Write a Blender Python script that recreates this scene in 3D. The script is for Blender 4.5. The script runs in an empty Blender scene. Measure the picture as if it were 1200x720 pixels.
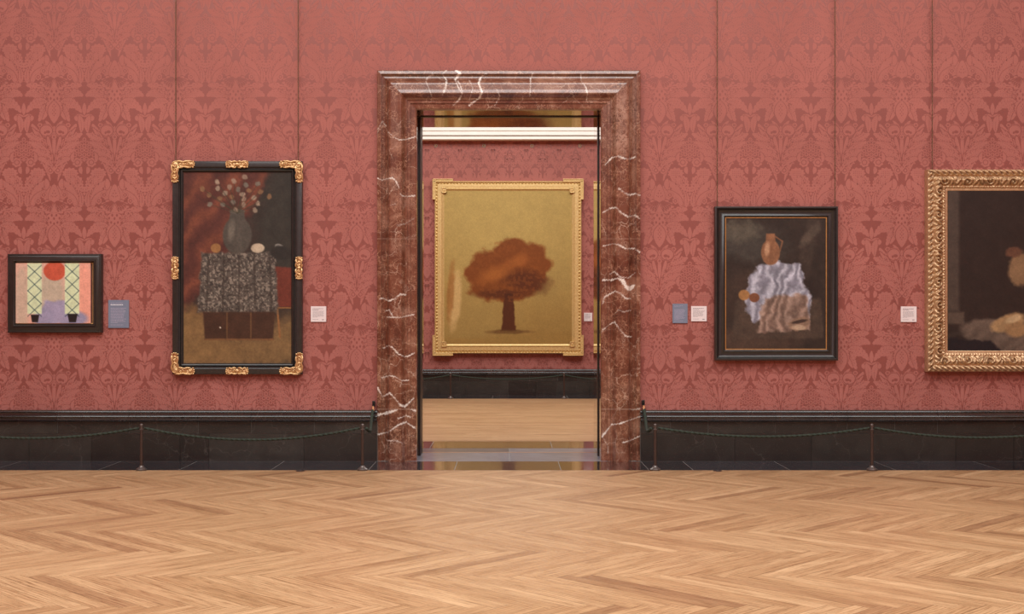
import bpy, bmesh, math, random
import numpy as np
from mathutils import Vector
random.seed(7); rng = np.random.default_rng(11)
PI = math.pi
SC = bpy.context.scene; COL = SC.collection

# ------------------------------------------------------------------ camera, light, exposure
F = 1469.0; CX, CY = 596.0, 372.0; EYE = 1.4956; CD = 13.0
cam = bpy.data.cameras.new('camera'); camo = bpy.data.objects.new('camera', cam); COL.objects.link(camo)
camo.location = (0, -CD, EYE); camo.rotation_euler = (PI/2, 0, 0)
cam.sensor_width = 36; cam.lens = F/1200*36; cam.shift_x = 4/1200; cam.shift_y = 12/1200
cam.clip_start = .1; cam.clip_end = 200
SC.camera = camo
w = bpy.data.worlds.new('world'); SC.world = w; w.use_nodes = True
w.node_tree.nodes['Background'].inputs[0].default_value = (1, .96, .9, 1)
w.node_tree.nodes['Background'].inputs[1].default_value = .15
SC.view_settings.view_transform = 'Standard'; SC.view_settings.look = 'None'
SC.view_settings.exposure = 0.0; SC.view_settings.gamma = 1.0
try: SC.view_settings.use_curve_mapping = False
except Exception: pass

def area(name, loc, sx, sy, power, col, rot=(0, 0, 0)):
    l = bpy.data.lights.new(name, 'AREA'); l.shape = 'RECTANGLE'; l.size = sx; l.size_y = sy
    l.energy = power; l.color = col
    o = bpy.data.objects.new(name, l); COL.objects.link(o); o.location = loc; o.rotation_euler = rot
    return o
area('laylight_lamp', (0, -6.2, 8.15), 17, 6.0, 1480, (.94, .99, 1.0))
area('laylight_lamp_far', (0, 6.0, 6.9), 10, 4.6, 820, (.97, 1.0, 1.0))
area('laylight_lamp_rear', (0, -14.0, 8.15), 17, 3.6, 900, (.94, .99, 1.0))

# ------------------------------------------------------------------ coordinates
def PX(px, D=CD): return (px-CX)*D/F
def PZ(py, D=CD): return EYE+(CY-py)*D/F
S1 = CD/F
def s2l(c):
    c = np.asarray(c, float)/255.
    return np.where(c <= .04045, c/12.92, ((c+.055)/1.055)**2.4)
def lin(c): return tuple(float(v) for v in s2l(c))+(1.,)

# ------------------------------------------------------------------ materials
def newmat(name):
    m = bpy.data.materials.new(name); m.use_nodes = True
    nt = m.node_tree; b = nt.nodes['Principled BSDF']
    return m, nt, b
def N(nt, t, **kw):
    n = nt.nodes.new(t)
    for k, v in kw.items():
        if k in n.inputs.keys() if isinstance(k, str) else False: n.inputs[k].default_value = v
        else: setattr(n, k, v)
    return n
def setp(b, **kw):
    for k, v in kw.items():
        b.inputs[k.replace('_', ' ')].default_value = v
def noise(nt, vec, scale, detail=4, rough=.6, dist=0):
    n = nt.nodes.new('ShaderNodeTexNoise'); n.inputs['Scale'].default_value = scale
    n.inputs['Detail'].default_value = detail; n.inputs['Roughness'].default_value = rough
    n.inputs['Distortion'].default_value = dist
    if vec is not None: nt.links.new(vec, n.inputs['Vector'])
    return n
def ramp(nt, fac, stops):
    r = nt.nodes.new('ShaderNodeValToRGB'); e = r.color_ramp.elements
    while len(e) < len(stops): e.new(.5)
    for el, (p, c) in zip(e, stops): el.position = p; el.color = c if len(c) == 4 else tuple(c)+(1,)
    nt.links.new(fac, r.inputs['Fac']); return r
def mix(nt, a, b, fac, mode='MIX'):
    m = nt.nodes.new('ShaderNodeMix'); m.data_type = 'RGBA'; m.blend_type = mode
    for sock, v in ((m.inputs['Factor'], fac), (m.inputs['A'], a), (m.inputs['B'], b)):
        if isinstance(v, bpy.types.NodeSocket): nt.links.new(v, sock)
        else: sock.default_value = v
    return m.outputs['Result']
def mth(nt, op, a, b=0., c=0.):
    m = nt.nodes.new('ShaderNodeMath'); m.operation = op
    for i, v in enumerate((a, b, c)):
        if isinstance(v, bpy.types.NodeSocket): nt.links.new(v, m.inputs[i])
        else: m.inputs[i].default_value = v
    return m.outputs[0]
def geo(nt, scale=(1, 1, 1)):
    g = nt.nodes.new('ShaderNodeTexCoord'); mp = nt.nodes.new('ShaderNodeMapping')
    mp.inputs['Scale'].default_value = scale; nt.links.new(g.outputs['Object'], mp.inputs['Vector'])
    return mp.outputs['Vector']
def bump(nt, b, h, strength=.3, dist=.01):
    n = nt.nodes.new('ShaderNodeBump'); n.inputs['Strength'].default_value = strength; n.inputs['Distance'].default_value = dist
    nt.links.new(h, n.inputs['Height']); nt.links.new(n.outputs['Normal'], b.inputs['Normal'])

def simple(name, col, rough=.5, metal=0, var=.12, scale=30, spec=.5, bmp=0, coat=0):
    m, nt, b = newmat(name)
    v = geo(nt); n = noise(nt, v, scale)
    c = np.array(lin(col)); lo = tuple(c[:3]*(1-var))+(1,); hi = tuple(np.minimum(c[:3]*(1+var), 1))+(1,)
    r = ramp(nt, n.outputs['Fac'], [(.3, lo), (.7, hi)])
    nt.links.new(r.outputs['Color'], b.inputs['Base Color'])
    setp(b, Roughness=rough, Metallic=metal); b.inputs['Specular IOR Level'].default_value = spec
    b.inputs['Coat Weight'].default_value = coat; b.inputs['Coat Roughness'].default_value = .12
    if bmp: bump(nt, b, n.outputs['Fac'], bmp)
    return m

def silk(name, col, rough, spec):
    m, nt, b = newmat(name)
    v = geo(nt, (1, 1, 1)); n = noise(nt, v, 1.3, 3)
    fine = noise(nt, geo(nt, (1, 1, .35)), 420, 2)
    c = np.array(lin(col))[:3]
    r = ramp(nt, n.outputs['Fac'], [(.3, tuple(c*.93)), (.7, tuple(c*1.07))])
    fr = ramp(nt, fine.outputs['Fac'], [(.35, (.86, .86, .86)), (.65, (1.1, 1.1, 1.1))])
    nt.links.new(mix(nt, r.outputs['Color'], fr.outputs['Color'], 1., 'MULTIPLY'), b.inputs['Base Color'])
    setp(b, Roughness=rough); b.inputs['Specular IOR Level'].default_value = spec
    b.inputs['Specular Tint'].default_value = (1, .62, .55, 1)
    return m
M = {}
M['fig'] = silk('damask_figure', (168, 106, 97), .80, .15)
M['gnd'] = silk('damask_ground', (134, 75, 68), .38, .95)
M['plain'] = silk('plain_red_cloth', (158, 86, 78), .7, .2)

def marble_red(name):
    m, nt, b = newmat(name)
    v = geo(nt)
    big = noise(nt, v, 3.2, 6, .62, .8)
    base = ramp(nt, big.outputs['Fac'], [(.28, lin((74, 38, 27))), (.45, lin((100, 56, 39))), (.57, lin((115, 68, 49))), (.68, lin((148, 106, 85)))])
    d = noise(nt, v, 7, 4); vv = nt.nodes.new('ShaderNodeVectorMath'); vv.operation = 'MULTIPLY_ADD'
    nt.links.new(d.outputs['Color'], vv.inputs[0]); vv.inputs[1].default_value = (.16, .16, .16); nt.links.new(v, vv.inputs[2])
    out = base.outputs['Color']
    for sc, wd, pat, colr in ((11, .035, 5., (190, 150, 125)), (26, .06, 9., (190, 146, 118)), (48, .05, 6., (150, 104, 80)), (5, .018, 3., (205, 180, 160))):
        vo = nt.nodes.new('ShaderNodeTexVoronoi'); vo.feature = 'DISTANCE_TO_EDGE'; vo.inputs['Scale'].default_value = sc
        nt.links.new(vv.outputs[0], vo.inputs['Vector'])
        e = ramp(nt, vo.outputs['Distance'], [(0, (1, 1, 1)), (wd, (0, 0, 0))])
        pn = noise(nt, v, pat, 3); pr = ramp(nt, pn.outputs['Fac'], [(.43, (0, 0, 0)), (.62, (.85, .85, .85))])
        f = mth(nt, 'MULTIPLY', e.outputs['Color'], pr.outputs['Color'])
        out = mix(nt, out, lin(colr), f)
    ap = nt.nodes.new('ShaderNodeAttribute'); ap.attribute_name = 'pale'
    cn = noise(nt, v, 24, 6, .75, 1.2); cr = ramp(nt, cn.outputs['Fac'], [(.45, (.12,)*3), (.53, (1,)*3)])
    out = mix(nt, out, lin((168, 130, 110)), mth(nt, 'MULTIPLY', ap.outputs['Fac'], cr.outputs['Color']))
    at = nt.nodes.new('ShaderNodeAttribute'); at.attribute_name = 'vein'
    bn = noise(nt, v, 60, 3); br = ramp(nt, bn.outputs['Fac'], [(.3, (.55,)*3), (.5, (1,)*3)])
    out = mix(nt, out, lin((232, 222, 210)), mth(nt, 'MULTIPLY', at.outputs['Fac'], br.outputs['Color']))
    at2 = nt.nodes.new('ShaderNodeAttribute'); at2.attribute_name = 'joint'
    out = mix(nt, out, lin((190, 165, 148)), at2.outputs['Fac'])
    nt.links.new(out, b.inputs['Base Color']); setp(b, Roughness=.3)
    b.inputs['Coat Weight'].default_value = 1.; b.inputs['Coat Roughness'].default_value = .07
    return m
M['marble'] = marble_red('red_marble')
M['lining'] = marble_red('polished_red_marble'); M['lining'].node_tree.nodes['Principled BSDF'].inputs['Roughness'].default_value = .06
M['lining'].node_tree.nodes['Principled BSDF'].inputs['Coat Weight'].default_value = 1
M['lining'].node_tree.nodes['Principled BSDF'].inputs['Coat Roughness'].default_value = .03

def marble_black(name, c1, c2, rough, coat=.5):
    m, nt, b = newmat(name); v = geo(nt)
    at = nt.nodes.new('ShaderNodeAttribute'); at.attribute_name = 'tone'
    n = noise(nt, v, 5, 6, .65, .6); sp = noise(nt, v, 95, 2)
    r = ramp(nt, n.outputs['Fac'], [(.3, lin(c1)), (.7, lin(c2))])
    tone = mth(nt, 'MULTIPLY_ADD', at.outputs['Fac'], .9, .55)
    cmb = nt.nodes.new('ShaderNodeCombineColor')
    for i in range(3): nt.links.new(tone, cmb.inputs[i])
    out = mix(nt, r.outputs['Color'], cmb.outputs[0], 1., 'MULTIPLY')
    sr = ramp(nt, sp.outputs['Fac'], [(.62, (0, 0, 0)), (.72, (.5, .5, .5))])
    out = mix(nt, out, lin((112, 104, 96)), sr.outputs['Color'])
    vo = nt.nodes.new('ShaderNodeTexVoronoi'); vo.feature = 'DISTANCE_TO_EDGE'; vo.inputs['Scale'].default_value = 1.3
    dn = noise(nt, v, 3, 3); ad = nt.nodes.new('ShaderNodeVectorMath'); ad.operation = 'MULTIPLY_ADD'
    nt.links.new(dn.outputs['Color'], ad.inputs[0]); ad.inputs[1].default_value = (.5, .5, .5); nt.links.new(v, ad.inputs[2]); nt.links.new(ad.outputs[0], vo.inputs['Vector'])
    e = ramp(nt, vo.outputs['Distance'], [(0, (.22, .22, .22)), (.005, (0, 0, 0))])
    out = mix(nt, out, lin((120, 112, 106)), e.outputs['Color'])
    nt.links.new(out, b.inputs['Base Color']); setp(b, Roughness=rough)
    b.inputs['Coat Weight'].default_value = coat; b.inputs['Coat Roughness'].default_value = .08
    return m
M['black'] = marble_black('black_dado_marble', (27, 28, 25), (44, 43, 39), .4, .25)
M['border'] = marble_black('black_floor_marble', (40, 43, 50), (56, 59, 68), .16, .9)
M['cap'] = marble_black('polished_black_capping', (34, 34, 32), (52, 50, 47), .22, 1.)
M['threshold'] = marble_black('grey_threshold_marble', (84, 86, 95), (108, 110, 120), .3, .3)
M['grout'] = simple('pale_grout', (128, 124, 118), .8, scale=80)
M['steel'] = simple('black_steel', (24, 23, 22), .4, 0, scale=10)

def parquet(name, cl, cm, cd, rough=.34):
    m, nt, b = newmat(name)
    uv = nt.nodes.new('ShaderNodeUVMap'); uv.uv_map = 'grain'
    sp = nt.nodes.new('ShaderNodeSeparateXYZ'); nt.links.new(uv.outputs[0], sp.inputs[0])
    at = nt.nodes.new('ShaderNodeAttribute'); at.attribute_name = 'tone'
    def mp(sx, sy):
        q = nt.nodes.new('ShaderNodeMapping'); q.inputs['Scale'].default_value = (sx, sy, 1)
        nt.links.new(uv.outputs[0], q.inputs['Vector']); return q.outputs[0]
    n1 = noise(nt, mp(1.2, 16), 1.0, 5, .6, 1.2)       # broad figure
    # cathedral growth rings
    wv = nt.nodes.new('ShaderNodeTexWave'); wv.wave_type = 'BANDS'; wv.bands_direction = 'Y'
    wv.inputs['Scale'].default_value = 1.0; wv.inputs['Distortion'].default_value = 9; wv.inputs['Detail'].default_value = 3
    wv.inputs['Detail Scale'].default_value = .55; nt.links.new(mp(1.6, 13), wv.inputs['Vector'])
    n2 = noise(nt, mp(4.5, 90), 1., 4, .78)             # pores
    base = ramp(nt, at.outputs['Fac'], [(0, lin(cd)), (.35, lin(cm)), (1, lin(cl))])
    r1 = ramp(nt, n1.outputs['Fac'], [(.3, (.80, .74, .68)), (.6, (1.08, 1.08, 1.07))])
    out = mix(nt, base.outputs['Color'], r1.outputs['Color'], 1., 'MULTIPLY')
    wr = ramp(nt, wv.outputs['Color'], [(0, (.58, .48, .40)), (.3, (1, 1, 1))])
    msk = noise(nt, mp(.8, 5), 1., 2); mr = ramp(nt, msk.outputs['Fac'], [(.42, (0, 0, 0)), (.56, (.9, .9, .9))])
    out = mix(nt, out, mix(nt, out, wr.outputs['Color'], 1., 'MULTIPLY'), mr.outputs['Color'])
    r2 = ramp(nt, n2.outputs['Fac'], [(.36, (.50, .40, .32)), (.50, (1.06, 1.06, 1.06))])
    out = mix(nt, out, r2.outputs['Color'], .85, 'MULTIPLY')
    ed = nt.nodes.new('ShaderNodeAttribute'); ed.attribute_name = 'edge'
    nt.links.new(out, b.inputs['Base Color'])
    rr = ramp(nt, n1.outputs['Fac'], [(.2, (rough-.05,)*3), (.8, (rough+.1,)*3)]); nt.links.new(rr.outputs['Color'], b.inputs['Roughness'])
    bump(nt, b, n2.outputs['Fac'], .12, .002)
    b.inputs['Specular IOR Level'].default_value = .35
    return m
M['oak'] = parquet('oiled_oak', (192, 158, 120), (174, 138, 101), (142, 106, 76))
M['oak2'] = parquet('oak_boards', (190, 156, 118), (180, 144, 106), (164, 126, 92))
M['white'] = simple('white_paint', (252, 250, 240), .6, scale=4, var=.02)
M['ceil'] = simple('ceiling_plaster', (232, 226, 212), .9, scale=3, var=.03)
M['ebony'] = simple('ebonised_wood', (38, 37, 35), .34, scale=22, var=.22, bmp=.05, coat=.35)
M['ebony_dark'] = simple('dark_stained_wood', (38, 33, 29), .38, scale=18, var=.25, bmp=.06, coat=.25)
def gold(name, c1, c2, rough=.34, metal=.75, scale=40):
    m, nt, b = newmat(name); v = geo(nt)
    n = noise(nt, v, scale, 5, .65); r = ramp(nt, n.outputs['Fac'], [(.3, lin(c1)), (.7, lin(c2))])
    ao = nt.nodes.new('ShaderNodeAttribute'); ao.attribute_name = 'recess_shade'
    out = mix(nt, r.outputs['Color'], lin((96, 58, 36)), ao.outputs['Fac'])  # occlusion shade of the carved hollows mixed into the gilding as brown
    nt.links.new(out, b.inputs['Base Color']); setp(b, Roughness=rough, Metallic=metal)
    bump(nt, b, n.outputs['Fac'], .25, .003); return m
M['gilt'] = gold('antique_gilding', (176, 142, 106), (214, 182, 142), .36, .6)
M['gilt_bright'] = gold('bright_gilding', (206, 172, 108), (232, 202, 140), .4, .35)
M['gilt_orn'] = gold('burnished_gilding', (190, 150, 102), (228, 192, 140), .3, .65)
M['gilt_slip'] = gold('dull_gilt_slip', (170, 120, 66), (200, 150, 92), .4, .5)
M['chain'] = simple('dark_bronze', (112, 88, 66), .45, .6, scale=200)
M['bronze'] = simple('brown_bronze', (66, 52, 46), .4, .2, scale=30)
M['bronze_lt'] = simple('worn_bronze', (104, 96, 92), .34, .6, scale=60)
M['bright_metal'] = simple('brushed_metal', (176, 160, 146), .5, .2, scale=60)
M['rope'] = simple('green_rope', (44, 54, 44), .9, scale=160, var=.35)
M['brass'] = simple('brass', (214, 166, 118), .32, .7, scale=60)
M['label_white'] = simple('white_label', (226, 214, 212), .6, scale=8, var=.02)
M['label_blue'] = simple('grey_blue_label', (116, 124, 142), .6, scale=8, var=.03)
M['ink'] = simple('grey_print', (140, 132, 134), .7, scale=50)
M['ink_dark'] = simple('dark_print', (96, 88, 96), .7, scale=50)
M['ink_pale'] = simple('pale_print', (166, 160, 180), .7, scale=50)
M['ink_white'] = simple('white_print', (236, 236, 240), .7, scale=50)
def paintmat():
    m, nt, b = newmat('oil_paint')
    at = nt.nodes.new('ShaderNodeAttribute'); at.attribute_name = 'paint'
    v = geo(nt); n = noise(nt, v, 60, 4, .7)
    r = ramp(nt, n.outputs['Fac'], [(.3, (.86, .86, .86)), (.7, (1.12, 1.12, 1.12))])
    nt.links.new(mix(nt, at.outputs['Color'], r.outputs['Color'], 1., 'MULTIPLY'), b.inputs['Base Color'])
    setp(b, Roughness=.5); b.inputs['Specular IOR Level'].default_value = .25
    bump(nt, b, n.outputs['Fac'], .08, .002); return m
M['paint'] = paintmat()
M['glass_panel'] = simple('laylight_glass', (240, 238, 230), .4, scale=2, var=.02)

# ------------------------------------------------------------------ object helpers
def tag(o, label=None, cat=None, group=None, kind=None):
    for k, v in (('label', label), ('category', cat), ('group', group), ('kind', kind)):
        if v: o[k] = v
    return o
def empty(name, loc, label, cat, group=None, rz=0):
    o = bpy.data.objects.new(name, None); COL.objects.link(o); o.location = loc; o.rotation_euler = (0, 0, rz)
    o.empty_display_size = .1
    return tag(o, label, cat, group)
def mesh_np(name, V, polys, mat, parent=None, mi=None, smooth=None, origin=None):
    """V (n,3) world coordinates; polys list of index tuples, or (loops, starts, totals)"""
    V = np.asarray(V, float)
    me = bpy.data.meshes.new(name)
    if isinstance(polys, tuple): loops, starts, totals = polys
    else:
        totals = np.array([len(p) for p in polys], np.int32); loops = np.fromiter((i for p in polys for i in p), np.int32)
        starts = np.concatenate([[0], np.cumsum(totals)[:-1]]).astype(np.int32)
    org = np.zeros(3)
    if parent is not None: org = np.array(parent.location)
    elif origin is not None: org = np.array(origin, float)
    V = V-org
    me.vertices.add(len(V)); me.vertices.foreach_set('co', V.astype(np.float32).ravel())
    me.loops.add(len(loops)); me.loops.foreach_set('vertex_index', np.asarray(loops, np.int32))
    me.polygons.add(len(starts)); me.polygons.foreach_set('loop_start', np.asarray(starts, np.int32))
    mats = mat if isinstance(mat, (list, tuple)) else [mat]
    for m in mats: me.materials.append(m)
    if mi is not None: me.polygons.foreach_set('material_index', np.asarray(mi, np.int32))
    me.update(calc_edges=True)
    if smooth is None: me.polygons.foreach_set('use_smooth', np.zeros(len(starts), bool))
    else:
        me.polygons.foreach_set('use_smooth', np.ones(len(starts), bool))
        if smooth < 180: me.set_sharp_from_angle(angle=math.radians(smooth))
    o = bpy.data.objects.new(name, me); COL.objects.link(o)
    if parent is not None: o.parent = parent
    else: o.location = org
    return o
class MB:
    def __init__(s): s.v = []; s.p = []; s.m = []; s.fa = []
    def add(s, vs, ps, mi=0, fa=0.):
        b = len(s.v); s.v += [tuple(v) for v in vs]; s.p += [tuple(i+b for i in p) for p in ps]
        s.m += [mi]*len(ps); s.fa += [fa]*len(ps)
    def box(s, x0, x1, y0, y1, z0, z1, mi=0, fa=0., bev=0):
        if bev:
            bm = bmesh.new(); bmesh.ops.create_cube(bm, size=1)
            for v in bm.verts: v.co = Vector((x0+(v.co.x+.5)*(x1-x0), y0+(v.co.y+.5)*(y1-y0), z0+(v.co.z+.5)*(z1-z0)))
            bmesh.ops.bevel(bm, geom=bm.edges[:], offset=bev, segments=2, affect='EDGES', profile=.6)
            bm.verts.index_update(); s.add([v.co[:] for v in bm.verts], [[v.index for v in f.verts] for f in bm.faces], mi, fa); bm.free(); return
        s.add([(x0, y0, z0), (x1, y0, z0), (x1, y1, z0), (x0, y1, z0), (x0, y0, z1), (x1, y0, z1), (x1, y1, z1), (x0, y1, z1)],
              [(0, 3, 2, 1), (4, 5, 6, 7), (0, 1, 5, 4), (1, 2, 6, 5), (2, 3, 7, 6), (3, 0, 4, 7)], mi, fa)
    def lathe(s, c, prof, n=20, mi=0):
        """prof: (r, z) from bottom to top, around vertical axis at c"""
        vs = []; ps = []
        for r, z in prof:
            for i in range(n): a = 2*PI*i/n; vs.append((c[0]+r*math.cos(a), c[1]+r*math.sin(a), c[2]+z))
        for j in range(len(prof)-1):
            for i in range(n): ps.append((j*n+i, j*n+(i+1) % n, (j+1)*n+(i+1) % n, (j+1)*n+i))
        ps.append(tuple(range(n-1, -1, -1))); ps.append(tuple((len(prof)-1)*n+i for i in range(n)))
        s.add(vs, ps, mi)
    def tube(s, pts, rad, n=8, mi=0, lobes=0, twist=0, lobe_amp=.2, flat=1.):
        pts = [Vector(p) for p in pts]; vs = []; ps = []; L = 0; up = Vector((0, 0, 1))
        T0 = (pts[1]-pts[0]).normalized(); nrm = T0.orthogonal().normalized()
        if abs(T0.y) < .9: nrm = (Vector((0, 1, 0))-T0*T0.y).normalized()
        for k, p in enumerate(pts):
            T = (pts[min(k+1, len(pts)-1)]-pts[max(k-1, 0)]).normalized()
            nrm = (nrm-T*nrm.dot(T)).normalized(); bn = T.cross(nrm)
            if k: L += (p-pts[k-1]).length
            r = rad[k] if hasattr(rad, '__len__') else rad
            for i in range(n):
                a = 2*PI*i/n; rr = r*(1+lobe_amp*math.cos(lobes*a-twist*L)) if lobes else r
                vs.append(p+nrm*rr*math.cos(a)*flat+bn*rr*math.sin(a))
        for k in range(len(pts)-1):
            for i in range(n): ps.append((k*n+i, k*n+(i+1) % n, (k+1)*n+(i+1) % n, (k+1)*n+i))
        ps.append(tuple(range(n-1, -1, -1))); ps.append(tuple((len(pts)-1)*n+i for i in range(n)))
        s.add([v[:] for v in vs], ps, mi)
    def ball(s, c, rx, ry=None, rz=None, mi=0, n=10, m=7):
        ry = ry or rx; rz = rz or rx; vs = [(c[0], c[1], c[2]-rz)]; ps = []
        for j in range(1, m):
            t = -PI/2+PI*j/m
            for i in range(n): a = 2*PI*i/n; vs.append((c[0]+rx*math.cos(t)*math.cos(a), c[1]+ry*math.cos(t)*math.sin(a), c[2]+rz*math.sin(t)))
        vs.append((c[0], c[1], c[2]+rz)); e = len(vs)-1
        for i in range(n):
            ps.append((0, 1+(i+1) % n, 1+i)); ps.append((e, 1+(m-2)*n+i, 1+(m-2)*n+(i+1) % n))
            for j in range(m-2): ps.append((1+j*n+i, 1+j*n+(i+1) % n, 1+(j+1)*n+(i+1) % n, 1+(j+1)*n+i))
        s.add(vs, ps, mi)
    def build(s, name, mat, parent=None, smooth=None, attr=None, origin=None):
        o = mesh_np(name, s.v, s.p, mat, parent, s.m if isinstance(mat, (list, tuple)) else None, smooth, origin)
        if attr:
            a = o.data.attributes.new(attr, 'FLOAT', 'FACE'); a.data.foreach_set('value', np.array(s.fa, np.float32))
        return o
def fattr(o, name, vals, dom='POINT'):
    a = o.data.attributes.new(name, 'FLOAT', dom); a.data.foreach_set('value', np.asarray(vals, np.float32)); return a
def struct(o): o['kind'] = 'structure'; return o

# ------------------------------------------------------------------ damask silk: one pattern tile, traced into a flat mesh of figure and ground
TW, TH = 71.5*S1, 146.5*S1            # repeat of the weave in metres
def bez(p0, p1, p2, n=26):
    t = np.linspace(0, 1, n)[:, None]; p0, p1, p2 = map(np.array, (p0, p1, p2))
    return (1-t)**2*p0+2*t*(1-t)*p1+t*t*p2, t[:, 0]
def damask_field(U, Vv):
    H = 146.5
    f = np.full(U.shape, -9.); dark = np.full(U.shape, -9.)
    def curve(p0, p1, p2, vo):
        C, t = bez(p0, p1, p2)
        best = np.full(U.shape, 1e9); bt = np.zeros(U.shape); sd = np.zeros(U.shape)
        for k in range(len(t)):
            dx = U-C[k, 0]; dy = Vv-(C[k, 1]+vo); d = dx*dx+dy*dy; mk = d < best
            T = C[min(k+1, len(t)-1)]-C[max(k-1, 0)]
            best = np.where(mk, d, best); bt = np.where(mk, t[k], bt); sd = np.where(mk, np.sign(T[0]*dy-T[1]*dx), sd)
        return np.sqrt(best), bt, sd
    def leaf(p0, p1, p2, W, ser=0, amp=.25, peak=.5, vein=.45, hatch=0, side=0, minw=0.):
        nonlocal f, dark
        for vo in (-H, 0, H):
            ys = [p0[1], p1[1], p2[1]]
            if max(ys)+vo < -12 or min(ys)+vo > H+12: continue
            d, t, sd = curve(p0, p1, p2, vo)
            w_ = 1.12*W*np.sin(PI*np.clip(t, 0, 1)**(math.log(.5)/math.log(peak)))**.7+minw
            if ser: w_ = w_*(1-amp*np.abs(np.sin(PI*ser*t)**.8 if False else np.abs(np.cos(PI*ser*t))**3))
            if side: w_ = np.where(sd*side > 0, w_, w_*.35)
            g_ = w_-d; f = np.maximum(np.minimum(f, -(g_+1.35)), g_)
            o_ = np.abs(w_-d)                        # dark outline just outside
            if vein: dark = np.maximum(dark, np.where((t > .08) & (t < .86), vein*(1-.5*t)-d, -9))
            if hatch:
                ph = np.abs(((t*hatch+d/W*.9) % 1)-.5); inside = (d > W*.3) & (d < w_*.72) & (t > .15) & (t < .85)
                dark = np.maximum(dark, np.where(inside, (.16-ph)*2.2, -9))
    def disc(c, rx, ry, scal=0, amp=.15, ring=0, dots=0):
        nonlocal f, dark
        for vo in (-H, 0, H):
            if c[1]+vo < -20 or c[1]+vo > H+20: continue
            dx = U-c[0]; dy = Vv-c[1]-vo; r = np.sqrt((dx/rx)**2+(dy/ry)**2); th = np.arctan2(dy/ry, dx/rx)
            rr = 1-(amp*np.abs(np.cos(scal*th/2))**3 if scal else 0)
            g_ = (rr-r)*min(rx, ry); f = np.maximum(np.minimum(f, -(g_+1.2)), g_)
            if ring: dark = np.maximum(dark, .45-np.abs(r-ring)*min(rx, ry))
            if dots:
                hx = np.abs(((dx/2.2+.5) % 1)-.5)*2.2; hy = np.abs((((dy/2.2)+.5) % 1)-.5)*2.2
                dark = np.maximum(dark, np.where(r < dots, .55-np.sqrt(hx**2+hy**2), -9))
    def hole(c, rx, ry):
        nonlocal dark
        for vo in (-H, 0, H):
            dx = U-c[0]; dy = Vv-c[1]-vo; r = np.sqrt((dx/rx)**2+(dy/ry)**2); dark = np.maximum(dark, (1-r)*min(rx, ry))
    y = lambda v: v-332.
    leaf((34, y(492)), (22, y(470)), (7, y(446)), 8.5, 9, .3, .5, 0); leaf((8, y(392)), (4, y(368)), (22, y(352)), 7.5, 9, .25, .5, 0)
    disc((22, y(409)), 11, 13, 9, .25); disc((29, y(372)), 8, 9, 7, .3); disc((30, y(338)), 8, 7, 7, .3)
    # A axis roses
    disc((8.2, y(335.5)), 5.6, 5.4, 7, .18, .5); disc((0, y(331)), 2.2, 3, 0)
    leaf((3, y(341)), (6, y(344)), (3, y(349)), 1.8, vein=0)
    # upper acanthus lobes
    disc((16.5, y(348.5)), 9.2, 6.6, 11, .2, 0, .62); disc((8.4, y(358.5)), 6.6, 7, 9, .2, 0, .6)
    leaf((2, y(388)), (3, y(366)), (16, y(353)), 6.5, 9, .25, .55, .5, 10)
    leaf((8, y(390)), (7, y(374)), (26, y(357)), 4.6, 10, .35, .6, .4, 0)
    leaf((10, y(390)), (9, y(378)), (27, y(368)), 2.8, 0, 0, .5, 0)
    leaf((26, y(355)), (29, y(361)), (26, y(368)), 2.3, vein=0)
    leaf((5, y(370)), (1.5, y(380)), (5, y(389)), 2.6, 5, .2)
    # buds beside the fan flower
    disc((23.5, y(374)), 3.6, 3.2, 5, .15, .5); disc((17, y(381)), 3.4, 3.8, 6, .2, .45)
    # fan flower on axis B
    disc((35.75, y(388)), 16.5, 9.2, 13, .16, 0); 
    for k in range(5):
        a = .25+.62*k/1.6*.62
        leaf((35.75, y(382)), (35.75-6*math.cos(a), y(382)+5*math.sin(a)), (35.75-14*math.cos(a), y(383)+11*math.sin(a)), .01, vein=.0)
        for vo in (0,):
            d, t, _ = curve((35.75, y(380)), (35.75-7*math.cos(a), y(381)+3*math.sin(a)), (35.75-14*math.cos(a), y(382)+11*math.sin(a)), 0)
            dark = np.maximum(dark, np.where(t > .2, .5-d, -9))
    # cone above flower
    leaf((35.75, y(383)), (35.75, y(375)), (35.75, y(361)), 5.6, 0, 0, .35, 0); hole((34.2, y(372)), .7, .9); hole((34.2, y(376)), .7, .9); hole((35.75, y(369)), .7, .9); hole((32.4, y(375)), .6, .8)
    # scrolls at axis B
    leaf((22, y(335)), (27, y(338)), (31.5, y(358)), 2.0, 7, .3, .4, .4); disc((31.4, y(345)), 3.6, 3.8, 0, 0, .55)
    leaf((24, y(331)), (31, y(331)), (35.5, y(346)), 2.4, 0, 0, .5, .4)
    # seeds cup
    disc((35.75, y(403)), 9.5, 7.5, 0)
    for c in ((33, 398), (29.3, 401.5), (31.8, 406.5), (35.75, 408), (27, 407), (35.75, 402)): hole((c[0], y(c[1])), 1.15, 1.7)
    # four leaves towards axis A
    leaf((28, y(409)), (17, y(389)), (2.5, y(391)), 4.6, 7, .3, .5, .45, 8)
    leaf((28, y(410)), (14, y(394)), (1.2, y(404)), 4.8, 9, .28, .5, .5, 9)
    leaf((28, y(411)), (16, y(405)), (2.2, y(424)), 4.4, 8, .3, .5, .5, 8)
    leaf((28, y(412)), (24, y(420)), (17.5, y(434)), 3.6, 7, .28, .5, .5, 7)
    leaf((31, y(414)), (27.5, y(424)), (22, y(432)), 1.6, vein=0)
    # heart + little stems on A
    leaf((0, y(412)), (1.2, y(419)), (0, y(426)), 1.3, vein=0)
    leaf((0, y(428)), (5, y(425)), (10.5, y(427)), .9, vein=0)
    # bulb
    leaf((35.75, y(409)), (35.75, y(416)), (35.75, y(436)), 8.6, 0, 0, .38, 0)
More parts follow.
